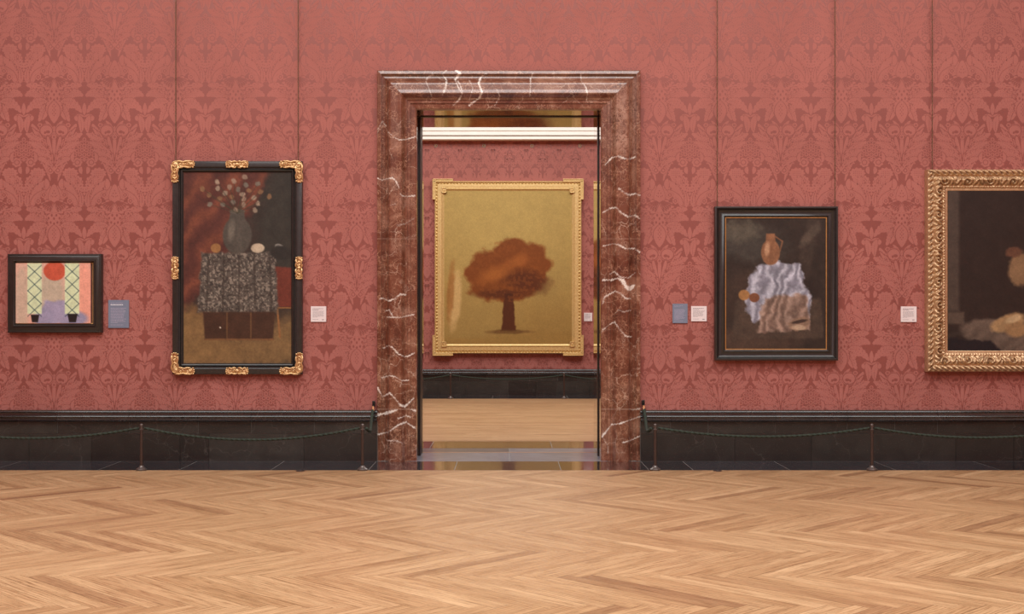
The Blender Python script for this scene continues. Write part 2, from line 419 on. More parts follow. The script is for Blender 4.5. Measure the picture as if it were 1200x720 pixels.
    d, t, _ = curve((34, y(410)), (22, y(420)), (34.8, y(436)), 0); dark = np.maximum(dark, .55-d)
    for k in range(7): hole((34.2 if k % 2 else 35.75, y(413.5+2.2*k)), .75, .75)
    leaf((35.75, y(448)), (33, y(440)), (25.5, y(433)), 1.7, 4, .2, .5, .3)
    leaf((35.75, y(478)), (35.75, y(460)), (35.75, y(440)), 1.1, vein=0, minw=.5); disc((35.75, y(452)), 2.4, 2.6, 0, 0, .4)
    # fruit
    disc((26.5, y(444.5)), 8.3, 7.6, 0, 0, .9); hole((28.5, y(446)), 2.6, 1.8); hole((25, y(447)), 1.2, 1.6)
    disc((19, y(438)), 2.6, 2.4, 5, .2, .4)
    leaf((17, y(447)), (12, y(443)), (9.5, y(436.5)), 2.4, 0, 0, .4, .4)
    # inner column leaf
    leaf((4, y(447)), (1.8, y(436)), (6.5, y(426.5)), 3.2, 8, .25, .55, .45)
    leaf((8.5, y(427)), (11, y(429)), (8.7, y(433)), 1.5, vein=0)
    # feathers sweeping from axis B
    leaf((35, y(478)), (27, y(460)), (9.5, y(441)), 3.0, 22, .35, .5, .5, 20)
    leaf((34.5, y(486)), (30, y(462)), (28, y(450)), 1.8, 0, 0, .5, .5)
    leaf((29, y(466)), (17, y(456)), (2.0, y(447.5)), 4.8, 10, .35, .45, .4, 12)
    leaf((31, y(472)), (20, y(462)), (4.5, y(458)), 4.4, 9, .35, .45, .4, 12)
    leaf((33, y(479)), (22, y(471)), (10, y(467.5)), 4.2, 8, .35, .45, .4, 10)
    leaf((34, y(487)), (26, y(477)), (15, y(477.5)), 3.2, 7, .35, .45, .4)
    # berry cluster on A
    for (a, b, r) in ((0, 455, 2.), (3.3, 459, 2.), (0, 462.5, 2.3), (6, 463.5, 2.1), (2.6, 467.5, 2.2), (8.6, 468.5, 2.1), (5.4, 472.5, 2.1), (0, 473, 2.1), (11, 473.5, 2.), (2.6, 477.5, 1.9)):
        disc((a, y(b)), r, r, 0, 0, .45)
    leaf((12, y(470)), (16, y(476)), (13, y(482)), 1.5, vein=0)
    g = np.minimum(f+.38, -dark)
    return np.clip(g, -1.2, 1.2)

def damask_tile(cell):
    """flat polygons (u, v in px of the repeat, full width) split into figure (1) and ground (0)"""
    W2, H = 35.75, 146.5
    nx = int(round(W2/cell)); ny = int(round(H/cell))
    xs = np.linspace(0, W2, nx+1); ys = np.linspace(0, H, ny+1)
    U, Vv = np.meshgrid(xs, ys)
    g = damask_field(U, Vv)
    g[-1, :] = g[0, :]                                   # seamless vertical join
    g[g == 0] = 1e-3
    verts = []; vid = {}; polys = []; cls = []
    def vert(kx, ky, x, y_):
        key = (kx, ky)
        if key not in vid: vid[key] = len(verts); verts.append((x, y_))
        return vid[key]
    pos = g > 0
    for j in range(ny):
        i = 0
        while i < nx:
            a, b, c, d = g[j, i], g[j, i+1], g[j+1, i+1], g[j+1, i]
            pa = pos[j, i]; same = (pos[j, i+1] == pa) and (pos[j+1, i+1] == pa) and (pos[j+1, i] == pa)
            if same:
                k = i
                while k+1 < nx and pos[j, k+2] == pa and pos[j+1, k+2] == pa: k += 1
                polys.append((vert(('n', i, j), 0, xs[i], ys[j]), vert(('n', k+1, j), 0, xs[k+1], ys[j]),
                              vert(('n', k+1, j+1), 0, xs[k+1], ys[j+1]), vert(('n', i, j+1), 0, xs[i], ys[j+1])))
                cls.append(int(pa)); i = k+1; continue
            P = [(i, j, a), (i+1, j, b), (i+1, j+1, c), (i, j+1, d)]
            inn = []; out = []
            for q in range(4):
                p0 = P[q]; p1 = P[(q+1) % 4]
                v0 = vert(('n', p0[0], p0[1]), 0, xs[p0[0]], ys[p0[1]])
                (inn if p0[2] > 0 else out).append(v0)
                if (p0[2] > 0) != (p1[2] > 0):
                    t = p0[2]/(p0[2]-p1[2]); t = min(max(t, .06), .94)
                    x = xs[p0[0]]+(xs[p1[0]]-xs[p0[0]])*t; yy = ys[p0[1]]+(ys[p1[1]]-ys[p0[1]])*t
                    lo = min((p0[0], p0[1]), (p1[0], p1[1])); hi = max((p0[0], p0[1]), (p1[0], p1[1]))
                    v = vert(('e', lo, hi), 0, x, yy); inn.append(v); out.append(v)
            if len(inn) > 2: polys.append(tuple(inn)); cls.append(1)
            if len(out) > 2: polys.append(tuple(out)); cls.append(0)
            i += 1
    V = np.array(verts)
    # mirror half
    n = len(V); Vm = V.copy(); Vm[:, 0] *= -1
    polys2 = polys+[tuple(n+i for i in reversed(p)) for p in polys]
    return np.vstack([V, Vm]), polys2, np.array(cls+cls, np.int32)

def damask_wall(name, xA, zref, x0, x1, z0, z1, yw, cell, hole=None, zflat=None, parent=None):
    """silk from x0..x1, z0..z1 at y=yw facing -y; pattern up to z1; hole=(xa, xb, ztop)"""
    V, P, C = damask_tile(cell)
    tot = np.array([len(p) for p in P], np.int32); L = np.fromiter((i for p in P for i in p), np.int32)
    # order of rotation: make normals face -y : (x, z down)
    X = V[:, 0]*S1; Z = -V[:, 1]*S1
    k0 = math.floor((x0-xA)/TW)-1; k1 = math.ceil((x1-xA)/TW)+1
    r0 = math.floor((zref-z1)/TH)-1; r1 = math.ceil((zref-z0)/TH)+1
    start = np.concatenate([[0], np.cumsum(tot)[:-1]])
    cx = np.add.reduceat(X[L], start)/tot; cz = np.add.reduceat(Z[L], start)/tot
    AV = []; AL = []; AT = []; AC = []; base = 0
    for k in range(k0, k1+1):
        for r in range(r0, r1+1):
            ox = xA+k*TW; oz = zref-r*TH
            gx = cx+ox; gz = cz+oz
            keep = (gx > x0) & (gx < x1) & (gz > z0) & (gz < z1)
            if hole: keep &= ~((gx > hole[0]) & (gx < hole[1]) & (gz < hole[2]))
            if not keep.any(): continue
            lk = np.repeat(keep, tot); ll = L[lk]
            used, inv = np.unique(ll, return_inverse=True)
            vx = np.clip(X[used]+ox, x0, x1); vz = np.clip(Z[used]+oz, z0, z1)
            AV.append(np.stack([vx, np.full(len(used), yw), vz], 1)); AL.append(inv+base); AT.append(tot[keep]); AC.append(C[keep]); base += len(used)
    AV = np.vstack(AV); AL = np.concatenate(AL); AT = np.concatenate(AT); AC = np.concatenate(AC)
    # weld tiles together so the cloth is one continuous sheet
    key = np.round(AV[:, [0, 2]]*20000).astype(np.int64); key = key[:, 0]*10000000+key[:, 1]
    uq, idx, inv = np.unique(key, return_index=True, return_inverse=True)
    AV = AV[idx]; AL = inv[AL]
    st = np.concatenate([[0], np.cumsum(AT)[:-1]])
    return mesh_np(name, AV, (AL, st, AT), [M['gnd'], M['fig']], parent, AC)

# ------------------------------------------------------------------ setting
YW = .10                                            # silk plane of the middle wall (dado front is y=0)
DXL, DXR = PX(486.3), PX(705.6); DZT = PZ(127)       # clear opening
DADO = PZ(481)
RX = 9.0; YF = 10.9; RX2 = 7.0; YB = 1.30            # YF far room dado front; YB rear face of the middle wall
ZT1 = 5.75
silk_wall = damask_wall('wall_middle', PX(1024.5), PZ(332), -RX, RX, DADO-.02, ZT1, YW, .58, hole=(DXL-.22, DXR+.22, DZT+.22))
struct(silk_wall)
core = MB()
core.box(-RX, DXL-.03, YW+.004, YB, 0, 8.2); core.box(DXR+.03, RX, YW+.004, YB, 0, 8.2); core.box(DXL-.03, DXR+.03, YW+.004, YB, DZT+.03, 8.2)
struct(core.build('wall_core', M['plain']))
pr = MB()
for (a, b, z0, z1) in ((.0, .06, ZT1, ZT1+.05), (0, .035, ZT1+.05, ZT1+.12)): pr.box(-RX, RX, YW-b, YW+.01, z0, z1)
struct(pr.build('trim_picture_rail', M['white']))
ms = MB(); ms.box(-RX-.2, -RX, -16, YW, 0, 8.2); struct(ms.build('wall_left', M['plain']))
ms = MB(); ms.box(RX, RX+.2, -16, YW, 0, 8.2); struct(ms.build('wall_right', M['plain']))
ms = MB(); ms.box(-RX-.2, RX+.2, -16.2, -16, 0, 8.2); struct(ms.build('wall_rear', M['plain']))
ms = MB(); ms.box(-RX-.2, RX+.2, -16.2, YB, 8.2, 8.4); struct(ms.build('ceiling', M['ceil']))
# far room shell
far_silk = damask_wall('wall_far', PX(596, 23.9+.1)+.02, PZ(433, 23.9)+TH*.02+.03, -RX2, RX2, PZ(433, 23.9)-.02, PZ(160, 23.9)+.2, YF+YW, 1.4)
struct(far_silk)
ms = MB(); ms.box(-RX2, RX2, YF+YW+.004, YF+.4, 0, 7.2); struct(ms.build('wall_far_core', M['plain']))
ms = MB(); ms.box(-RX2-.2, -RX2, YB, YF+.3, 0, 7.2); struct(ms.build('wall_far_left', M['plain']))
ms = MB(); ms.box(RX2, RX2+.2, YB, YF+.3, 0, 7.2); struct(ms.build('wall_far_right', M['plain']))
ms = MB(); ms.box(-RX2-.2, RX2+.2, YB, YF+.4, 7.0, 7.2); struct(ms.build('ceiling_far', M['ceil']))
# white cornice of the far room (bands read off the photograph)
ms = MB(); Dc = 23.65
zc = lambda p: PZ(p, Dc)
ms.box(-RX2, RX2, YF-.10, YF+.1, zc(162.0), zc(158.6), bev=.006)
ms.box(-RX2, RX2, YF-.06, YF+.1, zc(158.6), zc(157.4))
ms.box(-RX2, RX2, YF-.13, YF+.1, zc(157.4), zc(153.2), bev=.006)
ms.box(-RX2, RX2, YF-.127, YF+.1, zc(153.2), zc(152.4))
ms.box(-RX2, RX2, YF-.15, YF+.1, zc(152.4), zc(140), bev=.008)
ms.box(-RX2, RX2, YF-.12, YF+.1, zc(140), 7.0)
struct(ms.build('trim_cornice', M['white']))

# black marble dado, moulded top, individual slabs
def dado(name, x0, x1, yf, z_top, joints_lo, joints_hi, seed):
    r = random.Random(seed); m = MB(); k = z_top/.531
    zsplit = .29*k
    def slabs(js, prof_z0, prof_z1, yy, jit):
        xs = [x0]+[j for j in sorted(js) if x0+.05 < j < x1-.05]+[x1]
        for a, b in zip(xs[:-1], xs[1:]):
            m.box(a+.0015, b-.0015, yy, yf+YW, prof_z0, prof_z1, 0, r.random(), 0)
    slabs(joints_lo, .0, zsplit-.003, yf, 0)
    slabs(joints_hi, zsplit, z_top*.777, yf+.012, 0)
    m.box(x0, x1, yf+.016, yf+YW, .001, z_top*.77, 1)          # grout behind
    # moulded capping swept in x, per block
    prof = [(.012, .775), (-.006, .778), (-.008, .790), (-.020, .796), (-.029, .804), (-.032, .812), (-.031, .820), (-.026, .829), (-.016, .837), (-.006, .840), (-.006, .862), (-.012, .865), (-.018, .870), (-.020, .876), (-.018, .883), (-.012, .889), (-.002, .893),
            (.010, .896), (.013, .935), (.012, .950), (.006, .953), (.001, .959), (-.001, .966), (.001, .974), (.006, .980), (.010, .984), (.010, 1.0), (.06, 1.0), (YW, 1.0)]
    xs = [x0]+[j for j in sorted(joints_hi) if x0+.05 < j < x1-.05]+[x1]
    for a, b in zip(xs[:-1], xs[1:]):
        t = r.random()*.8
        vs = []; ps = []
        for x in (a+.001, b-.001):
            for (py_, pz_) in prof: vs.append((x, yf+py_, z_top*pz_))
        n = len(prof)
        for i in range(n-1): ps.append((i, n+i, n+i+1, i+1))
        ps.append(tuple(range(n))); ps.append(tuple(range(2*n-1, n-1, -1)))
        m.add(vs, ps, 2, t)
    return struct(m.build(name, [M['black'], M['grout'], M['cap']], None, None, 'tone'))
lo = [PX(p) for p in (-60, 34, 107, 211, 245, 356, 861, 951, 1120, 1188, 1290)]
hi = [PX(p) for p in (-40, 67, 151, 232, 294, 368, 786, 830, 909, 993, 1049, 1099, 1230)]
AXL, AXR = PX(442), PX(750.5)
dado('baseboard_left', -RX, AXL, 0, DADO, lo+[-7.5, -6.4], hi+[-7, -6], 3)
dado('baseboard_right', AXR, RX, 0, DADO, lo+[7.5, 6.6], hi+[7, 8], 4)
lo2 = [PX(p, 23.9) for p in (455, 514, 546, 596, 629, 652, 690, 740)]+[-5, -3.6, 3.5, 4.7, 6]
dado('baseboard_far', -RX2, RX2, YF, PZ(433, 23.9), lo2, [x+.4 for x in lo2], 5)

# floor borders and threshold: slabs with thin pale joints
def slabfloor(name, x0, x1, y0, y1, joints, mat, seed, z=0.):
    r = random.Random(seed); m = MB(); xs = [x0]+sorted(j for j in joints if x0 < j < x1)+[x1]
    for a, b in zip(xs[:-1], xs[1:]): m.box(a+.0028, b-.0028, y0+.003, y1-.006, z-.03, z, 0, r.random())
    m.box(x0, x1, y0, y1, z-.04, z-.0008, 1)
    return struct(m.build(name, [mat, M['grout']], None, None, 'tone'))
BY = 13*169/179.5-13                                   # front edge of the border in the near room
BD = -.76
slabfloor('floor_border', -RX, RX, BD, 0, [PX(p) for p in (-90, 25, 142, 231, 333, 441, 536, 654, 751, 800, 907, 1024, 1140, 1250)], M['border'], 1)
slabfloor('floor_threshold', DXL-.05, DXR+.05, 0, .86, [PX(597)], M['threshold'], 2)
br = MB(); br.box(DXL, DXR, .86, .885, -.02, .001); struct(br.build('trim_brass_strip', M['brass']))
slabfloor('floor_threshold_rear', DXL-.05, DXR+.05, .885, YB, [PX(597)], M['threshold'], 8)
slabfloor('floor_border_rear', -RX2, RX2, YB, 2.1, [-5, -3.6, -2.2, -.9, .5, 1.8, 3.1, 4.6, 6], M['border'], 6)
slabfloor('floor_border_far', -RX2, RX2, YF-.9, YF, [-5, -3.2, -1.7, -.3, 1.1, 2.5, 3.9, 5.2], M['border'], 7)

# parquet: planks as faces with their own grain direction
def clip_poly(poly, ax, lim, sgn):
    out = []
    for i in range(len(poly)):
        p, q = poly[i], poly[(i+1) % len(poly)]
        a = (p[ax]-lim)*sgn; b = (q[ax]-lim)*sgn
        if a >= 0: out.append(p)
        if (a >= 0) != (b >= 0):
            t = a/(a-b); out.append(tuple(p[k]+(q[k]-p[k])*t for k in range(4)))
    return out
def plankfloor(name, planks, x0, x1, y0, y1, mat):
    V = []; P = []; UV = []; T = []
    for (c, du, L, W, tone) in planks:
        dv = (-du[1], du[0]); uo, vo = random.uniform(0, 400), random.uniform(0, 400); g = .0007
        pl = []
        for (a, b) in ((g, g), (L-g, g), (L-g, W-g), (g, W-g)):
            pl.append((c[0]+du[0]*a+dv[0]*b, c[1]+du[1]*a+dv[1]*b, a+uo, b+vo))
        for ax, lim, sg in ((0, x0, 1), (0, x1, -1), (1, y0, 1), (1, y1, -1)):
            if pl: pl = clip_poly(pl, ax, lim, sg)
        if len(pl) < 3: continue
        b0 = len(V); V += [(p[0], p[1], 0.) for p in pl]; UV += [(p[2], p[3]) for p in pl]; P.append(tuple(range(b0, b0+len(pl)))); T.append(tone)
    b0 = len(V); V += [(x0, y0, -.003), (x1, y0, -.003), (x1, y1, -.003), (x0, y1, -.003)]; P.append((b0, b0+1, b0+2, b0+3)); UV += [(0, 0)]*4; T.append(0.)
    mi = [0]*(len(P)-1)+[1]
    o = mesh_np(name, V, P, [mat, M['ebony_dark']], None, mi)
    u = o.data.uv_layers.new(name='grain'); u.data.foreach_set('uv', np.array(UV, np.float32).ravel())
    fattr(o, 'tone', T, 'FACE'); return struct(o)
HL = .758*math.sqrt(2); HW = HL/11
def herring():
    r2 = 1/math.sqrt(2); out = []
    def rot(a, b): return ((a+b)*r2, (b-a)*r2)
    def tone():
        t = random.gauss(.55, .2)
        return min(max(t, 0), 1)
    for m_ in range(-14, 15):
        for k in range(-170, 171):
            ox, oy = k*HW+m_*HL, k*HW-m_*HL
            x, y = rot(ox, oy)
            y += -5.80+.0
            if not (-20.5 < y < 3 and abs(x) < RX+2): continue
            out.append(((x, y), rot(1, 0), HL, HW, tone()))                       # H plank
            ax, ay = ox+HL+HW, oy+HW-HL
            x2, y2 = rot(ax, ay); y2 += -5.80
            out.append(((x2, y2), rot(0, 1), HL, HW, tone()))                     # V plank
    return out
plankfloor('floor', herring(), -RX, RX, -16, BD, M['oak'])
pl = []
y = 2.1
while y < YF-.9:
    x = -RX2-random.random()*1.5
    while x < RX2:
        L = random.uniform(1.0, 2.2); pl.append(((x, y), (1, 0), L, .085, min(max(random.gauss(.5, .25), 0), 1))); x += L
    y += .085
plankfloor('floor_far', pl, -RX2, RX2, 2.1, YF-.9, M['oak2'])

# ------------------------------------------------------------------ marble doorcase (swept moulding with mitred corners)
prof = [(0, .0), (0, .062), (.006, .066), (.024, .071), (.038, .075), (.044, .073), (.046, .050), (.062, .044), (.080, .048), (.086, .066), (.094, .072),
        (.106, .082), (.116, .098), (.124, .116), (.131, .1235), (.137, .1285), (.144, .1325), (.152, .1352), (.160, .1362), (.185, .139), (.205, .141), (.222, .143), (.232, .1458), (.240, .1486), (.247, .1504), (.253, .1505), (.260, .146), (.268, .137), (.278, .123), (.290, .107), (.302, .096),
        (.312, .092), (.316, .080), (.330, .079), (.346, .078), (.350, .065), (.372, .063), (.396, .060), (.408, .052), (.412, .038), (.412, -.01)]
_p = [prof[0]]
for _a, _b in zip(prof[:-1], prof[1:]):
    _n = max(1, int(math.hypot(_b[0]-_a[0], _b[1]-_a[1])/.007+.5))
    for _k in range(1, _n+1): _p.append((_a[0]+(_b[0]-_a[0])*_k/_n, _a[1]+(_b[1]-_a[1])*_k/_n))
prof = _p
PW = .412
def vein_field(X, Yy, Z):
    D = CD+Yy; px = CX+X*F/D; py = CY-(Z-EYE)*F/D
    f = np.zeros(X.shape)
    def seg(o, y0, pts, w, sc=6., s=1.):
        nonlocal f
        q = [(o+a/sc, y0+b/sc) for a, b in pts]
        jx = .35*np.sin(py*2.1+px*1.3)+.25*np.sin(py*4.7); jy = .35*np.sin(px*1.9+2)+.25*np.sin(px*4.1-py)
        n = len(q)
        for i in range(n-1):
            (x0, y0_), (x1, y1_) = q[i], q[i+1]
            dx, dy = x1-x0, y1_-y0_; t = np.clip(((px+jx-x0)*dx+(py+jy-y0_)*dy)/(dx*dx+dy*dy+1e-9), 0, 1)
            d = np.hypot(px+jx-x0-t*dx, py+jy-y0_-t*dy)
            ww = w*(.65+.45*np.sin((i+t)*2.3+x0))
            f = np.maximum(f, s*np.clip((ww*.5+.35-d)/.7, 0, 1))
    L, R = 435, 700
    seg(L, 195, [(45, 85), (75, 97), (110, 88), (150, 82), (175, 105), (195, 150)], 1.6)
    seg(L, 195, [(205, 195), (225, 210), (260, 212), (305, 207)], 1.6)
    seg(L, 195, [(130, 275), (170, 265)], .8, s=.6); seg(L, 195, [(180, 415), (240, 405), (300, 365)], .7, s=.5)
    seg(L, 75, [(120, 480), (160, 515), (200, 535), (250, 530), (310, 512)], 1.0); seg(L, 75, [(50, 460), (80, 400), (105, 440)], .8)
    seg(L, 315, [(60, 215), (80, 207), (125, 228), (165, 210), (205, 180), (245, 185)], 1.5)
    seg(L, 315, [(100, 300), (125, 290), (155, 340)], 1.1, s=.8); seg(L, 315, [(110, 340), (200, 345), (300, 322)], 1.1, s=.8)
    seg(L, 315, [(85, 560), (120, 542), (150, 555), (190, 600), (235, 620), (265, 615), (300, 595)], 1.3)
    seg(L, 430, [(75, 78), (130, 62), (170, 72), (215, 98), (265, 95)], 1.1)
    seg(L, 430, [(45, 150), (80, 212), (130, 185), (160, 215), (205, 270), (235, 280), (265, 255), (300, 220)], 2.5)
    seg(L, 430, [(40, 340), (100, 328), (180, 305)], 3.4); seg(L, 430, [(280, 300), (308, 310)], 4)
    seg(L, 430, [(40, 478), (120, 460), (190, 410), (245, 390), (305, 430)], 1.7); seg(L, 430, [(190, 365), (245, 345), (280, 355)], 1.)
    seg(L, 430, [(115, 520), (180, 522), (220, 538)], 1.)
    seg(R, 75, [(55, 710), (100, 660), (145, 648), (190, 665), (225, 670), (265, 655)], 1.5)
    seg(R, 195, [(150, 155), (190, 185), (225, 202), (270, 192), (300, 205)], 1.4); seg(R, 195, [(40, 325), (90, 295), (135, 290), (165, 325), (215, 355), (265, 345), (300, 370)], 1.4)
    seg(R, 195, [(40, 562), (110, 545), (150, 553), (200, 580), (260, 578), (300, 605)], 1.4)
    seg(R, 315, [(40, 80), (100, 80), (140, 68), (175, 82)], 3); seg(R, 315, [(180, 85), (200, 125), (225, 145), (255, 120)], 4)
    seg(R, 315, [(85, 40), (120, 20), (160, 60), (220, 65), (270, 25)], 1.1); seg(R, 315, [(40, 245), (50, 200), (125, 158), (165, 175), (200, 210), (235, 210)], 1.3)
    seg(R, 315, [(40, 430), (90, 390), (120, 375), (160, 430), (200, 475), (240, 480)], 1.2); seg(R, 315, [(120, 320), (150, 290), (185, 305), (235, 292)], .8, s=.6)
    seg(R, 430, [(35, 490), (100, 408), (160, 400), (230, 375), (300, 350)], 2.2); seg(R, 430, [(180, 535), (230, 520), (300, 487)], 1.1)
    seg(R, 430, [(240, 305), (300, 295)], 1.2); seg(R, 430, [(45, 510), (75, 560), (75, 605)], .9, s=.7)
    for pts, w_ in (([(460, 150), (465, 165), (425, 185), (415, 215), (440, 270), (455, 320)], 1.1), ([(560, 135), (530, 160), (560, 205), (555, 250), (530, 310)], 1.2),
                    ([(625, 135), (655, 155), (620, 200), (640, 250), (670, 300), (650, 340), (610, 380)], 2.6), ([(720, 205), (745, 260), (720, 345)], 1.1),
                    ([(840, 155), (800, 185), (785, 225), (810, 290), (790, 330), (720, 380)], 2.), ([(640, 210), (660, 250), (672, 290)], 1.4), ([(915, 270), (935, 320), (900, 380)], 1.)):
        seg(430, 60, pts, w_)
    seg(590, 60, [(205, 160), (190, 195), (190, 250), (185, 315)], 1.2); seg(590, 60, [(545, 165), (545, 205), (580, 255), (590, 300), (585, 345)], 1.3)
    return f, px, py
def doorcase():
    nP = len(prof); V = []; P = []
    # outer rectangle of the case; the moulding runs up, across and down
    OL, OR, OT = AXL-.004, AXR+.004, PZ(81.5)
    def run(pa, pb, ia, ib, n):
        """rows from point pa to pb; ia/ib: inward unit vectors at the ends (mitred)"""
        base = len(V)
        for k in range(n+1):
            t = k/n
            for (u, h) in prof:
                a = (pa[0]+ia[0]*u, pa[1]+ia[1]*u); b = (pb[0]+ib[0]*u, pb[1]+ib[1]*u)
                V.append((a[0]+(b[0]-a[0])*t, YW-h, a[1]+(b[1]-a[1])*t))
        for k in range(n):
            for i in range(nP-1):
                q = base+k*nP+i; P.append((q, q+nP, q+nP+1, q+1))
    run((OL, 0), (OL, OT), (1, 0), (1, -1), 820)
    run((OL, OT), (OR, OT), (1, -1), (-1, -1), 560)
    run((OR, OT), (OR, 0), (-1, -1), (-1, 0), 820)
    o = mesh_np('trim_doorcase', V, P, M['marble'], None, None, 24)
    A = np.array(V); f, px, py = vein_field(A[:, 0], A[:, 1], A[:, 2]); fattr(o, 'vein', f)
    j = np.zeros(len(A)); side = (px < 489) | (px > 704)
    for yy in (479.8, 280.): j = np.maximum(j, np.where(side, np.clip(.75-np.abs(py-yy), 0, 1)*(.8 if yy > 400 else .45), 0))
    fattr(o, 'joint', j)
    pale = np.zeros(len(A))
    for (cx, cy, rx, ry, k) in ((728, 130, 22, 30, .8), (727, 165, 24, 22, .95), (740, 120, 12, 50, .6), (460, 210, 20, 16, .6), (470, 235, 20, 12, .5), (475, 366, 16, 8, .7), (452, 262, 9, 12, .5), (465, 288, 18, 12, .45), (465, 160, 14, 26, .35),
                            (476, 366, 12, 6, .7), (735, 455, 14, 10, .3), (716, 452, 10, 22, .3), (468, 525, 22, 12, .3), (727, 290, 12, 14, .25), (700, 98, 16, 8, .5), (640, 102, 30, 8, .3)):
        pale = np.maximum(pale, k*np.clip(1.4-1.4*np.hypot((px-cx)/rx, (py-cy)/ry), 0, 1))
    fattr(o, 'pale', pale)
    return struct(o)
doorcase()
ln = MB()
ln.box(DXL-.04, DXL, YW-.04, YB, 0, DZT+.04); ln.box(DXR, DXR+.04, YW-.04, YB, 0, DZT+.04); ln.box(DXL, DXR, YW-.04, YB, DZT, DZT+.04)
struct(ln.build('trim_door_lining', M['lining']))
# dark sliding-door tracks let into jambs and soffit
tr = MB()
tr.box(DXL-.01, DXL+.02, .52, .86, 0, DZT); tr.box(DXR-.010, DXR+.01, .50, .60, 0, DZT); tr.box(DXL, DXR, .50, .58, DZT-.008, DZT+.01)
struct(tr.build('trim_door_track', M['steel']))

# ------------------------------------------------------------------ frames and paintings
def vnoise(x, y, sc, seed=0, octv=4):
    out = np.zeros(np.shape(x)); amp = 1.; tot = 0
    for o in range(octv):
        X = np.asarray(x)*sc*2**o+seed*17.3+o*31; Y = np.asarray(y)*sc*2**o+seed*9.1+o*57
        xi = np.floor(X).astype(np.int64); yi = np.floor(Y).astype(np.int64); fx = X-xi; fy = Y-yi
        fx = fx*fx*(3-2*fx); fy = fy*fy*(3-2*fy)
        def h(a, b):
            n = (a*374761393+b*668265263+seed*1442695041) & 0x7fffffff; n = ((n ^ (n >> 13))*1274126177) & 0x7fffffff
            return ((n ^ (n >> 16)) & 0xffff)/65535.
        out += amp*((h(xi, yi)*(1-fx)+h(xi+1, yi)*fx)*(1-fy)+(h(xi, yi+1)*(1-fx)+h(xi+1, yi+1)*fx)*fy); tot += amp; amp *= .55
    return out/tot
class Paint:
    """a painted surface in picture coordinates (x right, y down)"""
    def __init__(s, x0, x1, y0, y1, step):
        nx = int((x1-x0)/step); ny = int((y1-y0)/step)
        s.x, s.y = np.meshgrid(np.linspace(x0, x1, nx+1), np.linspace(y0, y1, ny+1)); s.c = np.zeros(s.x.shape+(3,))
        s.b = (x0, x1, y0, y1)
    def fill(s, col, mask=1.):
        m = np.broadcast_to(mask, s.x.shape)[..., None]; s.c = s.c*(1-m)+np.array(col, float)*m
    def var(s, amp, sc, seed, mask=1.):
        n = (vnoise(s.x, s.y, sc, seed)-.5)*2*amp; s.c = np.clip(s.c*(1+(n*mask)[..., None]), 0, 255)
    def ell(s, col, cx, cy, rx, ry, ang=0, soft=.15, wob=.15, op=1., seed=1, wsc=.15):
        a = math.radians(ang); dx = s.x-cx; dy = s.y-cy
        u = (dx*math.cos(a)+dy*math.sin(a))/rx; v = (-dx*math.sin(a)+dy*math.cos(a))/ry
        r = np.hypot(u, v)+(vnoise(s.x, s.y, wsc, seed)-.5)*2*wob
        m = np.clip((1-r)/soft+.5, 0, 1)*op; s.fill(col, m); return m
    def poly(s, col, pts, soft=1., op=1., wob=0., seed=1):
        """convex polygon, clockwise in picture coordinates"""
        d = np.full(s.x.shape, 1e9); n = len(pts)
        xx = s.x+(vnoise(s.x, s.y, .12, seed)-.5)*2*wob; yy = s.y+(vnoise(s.x, s.y, .12, seed+5)-.5)*2*wob
        for i in range(n):
            (ax, ay), (bx, by) = pts[i], pts[(i+1) % n]; L = math.hypot(bx-ax, by-ay)
            d = np.minimum(d, ((bx-ax)*(yy-ay)-(by-ay)*(xx-ax))/L)
        m = np.clip(d/soft+.5, 0, 1)*op; s.fill(col, m); return m
    def line(s, col, pts, w, op=1.):
        for i in range(len(pts)-1):
            (ax, ay), (bx, by) = pts[i], pts[i+1]; dx, dy = bx-ax, by-ay
            t = np.clip(((s.x-ax)*dx+(s.y-ay)*dy)/(dx*dx+dy*dy), 0, 1); d = np.hypot(s.x-ax-t*dx, s.y-ay-t*dy)
            s.fill(col, np.clip(w/2+.5-d, 0, 1)*op)
    def build(s, name, D, parent, yb):
        """lay the painted sheet as a stretched canvas"""
        ny, nx = s.x.shape
        X = (s.x-CX)*D/F; Z = EYE+(CY-s.y)*D/F
        V = np.stack([X.ravel(), np.full(X.size, D-CD), Z.ravel()], 1)
        i = np.arange(ny-1)[:, None]*nx+np.arange(nx-1)[None, :]
        Q = np.stack([i, i+nx, i+nx+1, i+1], -1).reshape(-1, 4)
        # thickness: rim back to the wall side
        rim = list(range(nx))+[k*nx+nx-1 for k in range(1, ny)]+[(ny-1)*nx+k for k in range(nx-2, -1, -1)]+[k*nx for k in range(ny-2, 0, -1)]
        b = len(V); RV = V[rim].copy(); RV[:, 1] = yb; V2 = np.vstack([V, RV]); m = len(rim)
        side = [(rim[k], rim[(k+1) % m], b+(k+1) % m, b+k) for k in range(m)]
        polys = [tuple(q) for q in Q.tolist()]+side
        o = mesh_np(name, V2, polys, M['paint'], parent)
        C = np.ones((len(V2), 4)); C[:len(V), :3] = s2l(np.clip(s.c, 0, 255)).reshape(-1, 3); C[len(V):, :3] = (.3, .25, .2)
        a = o.data.color_attributes.new('paint', 'FLOAT_COLOR', 'POINT'); a.data.foreach_set('color', C.astype(np.float32).ravel())
        return o

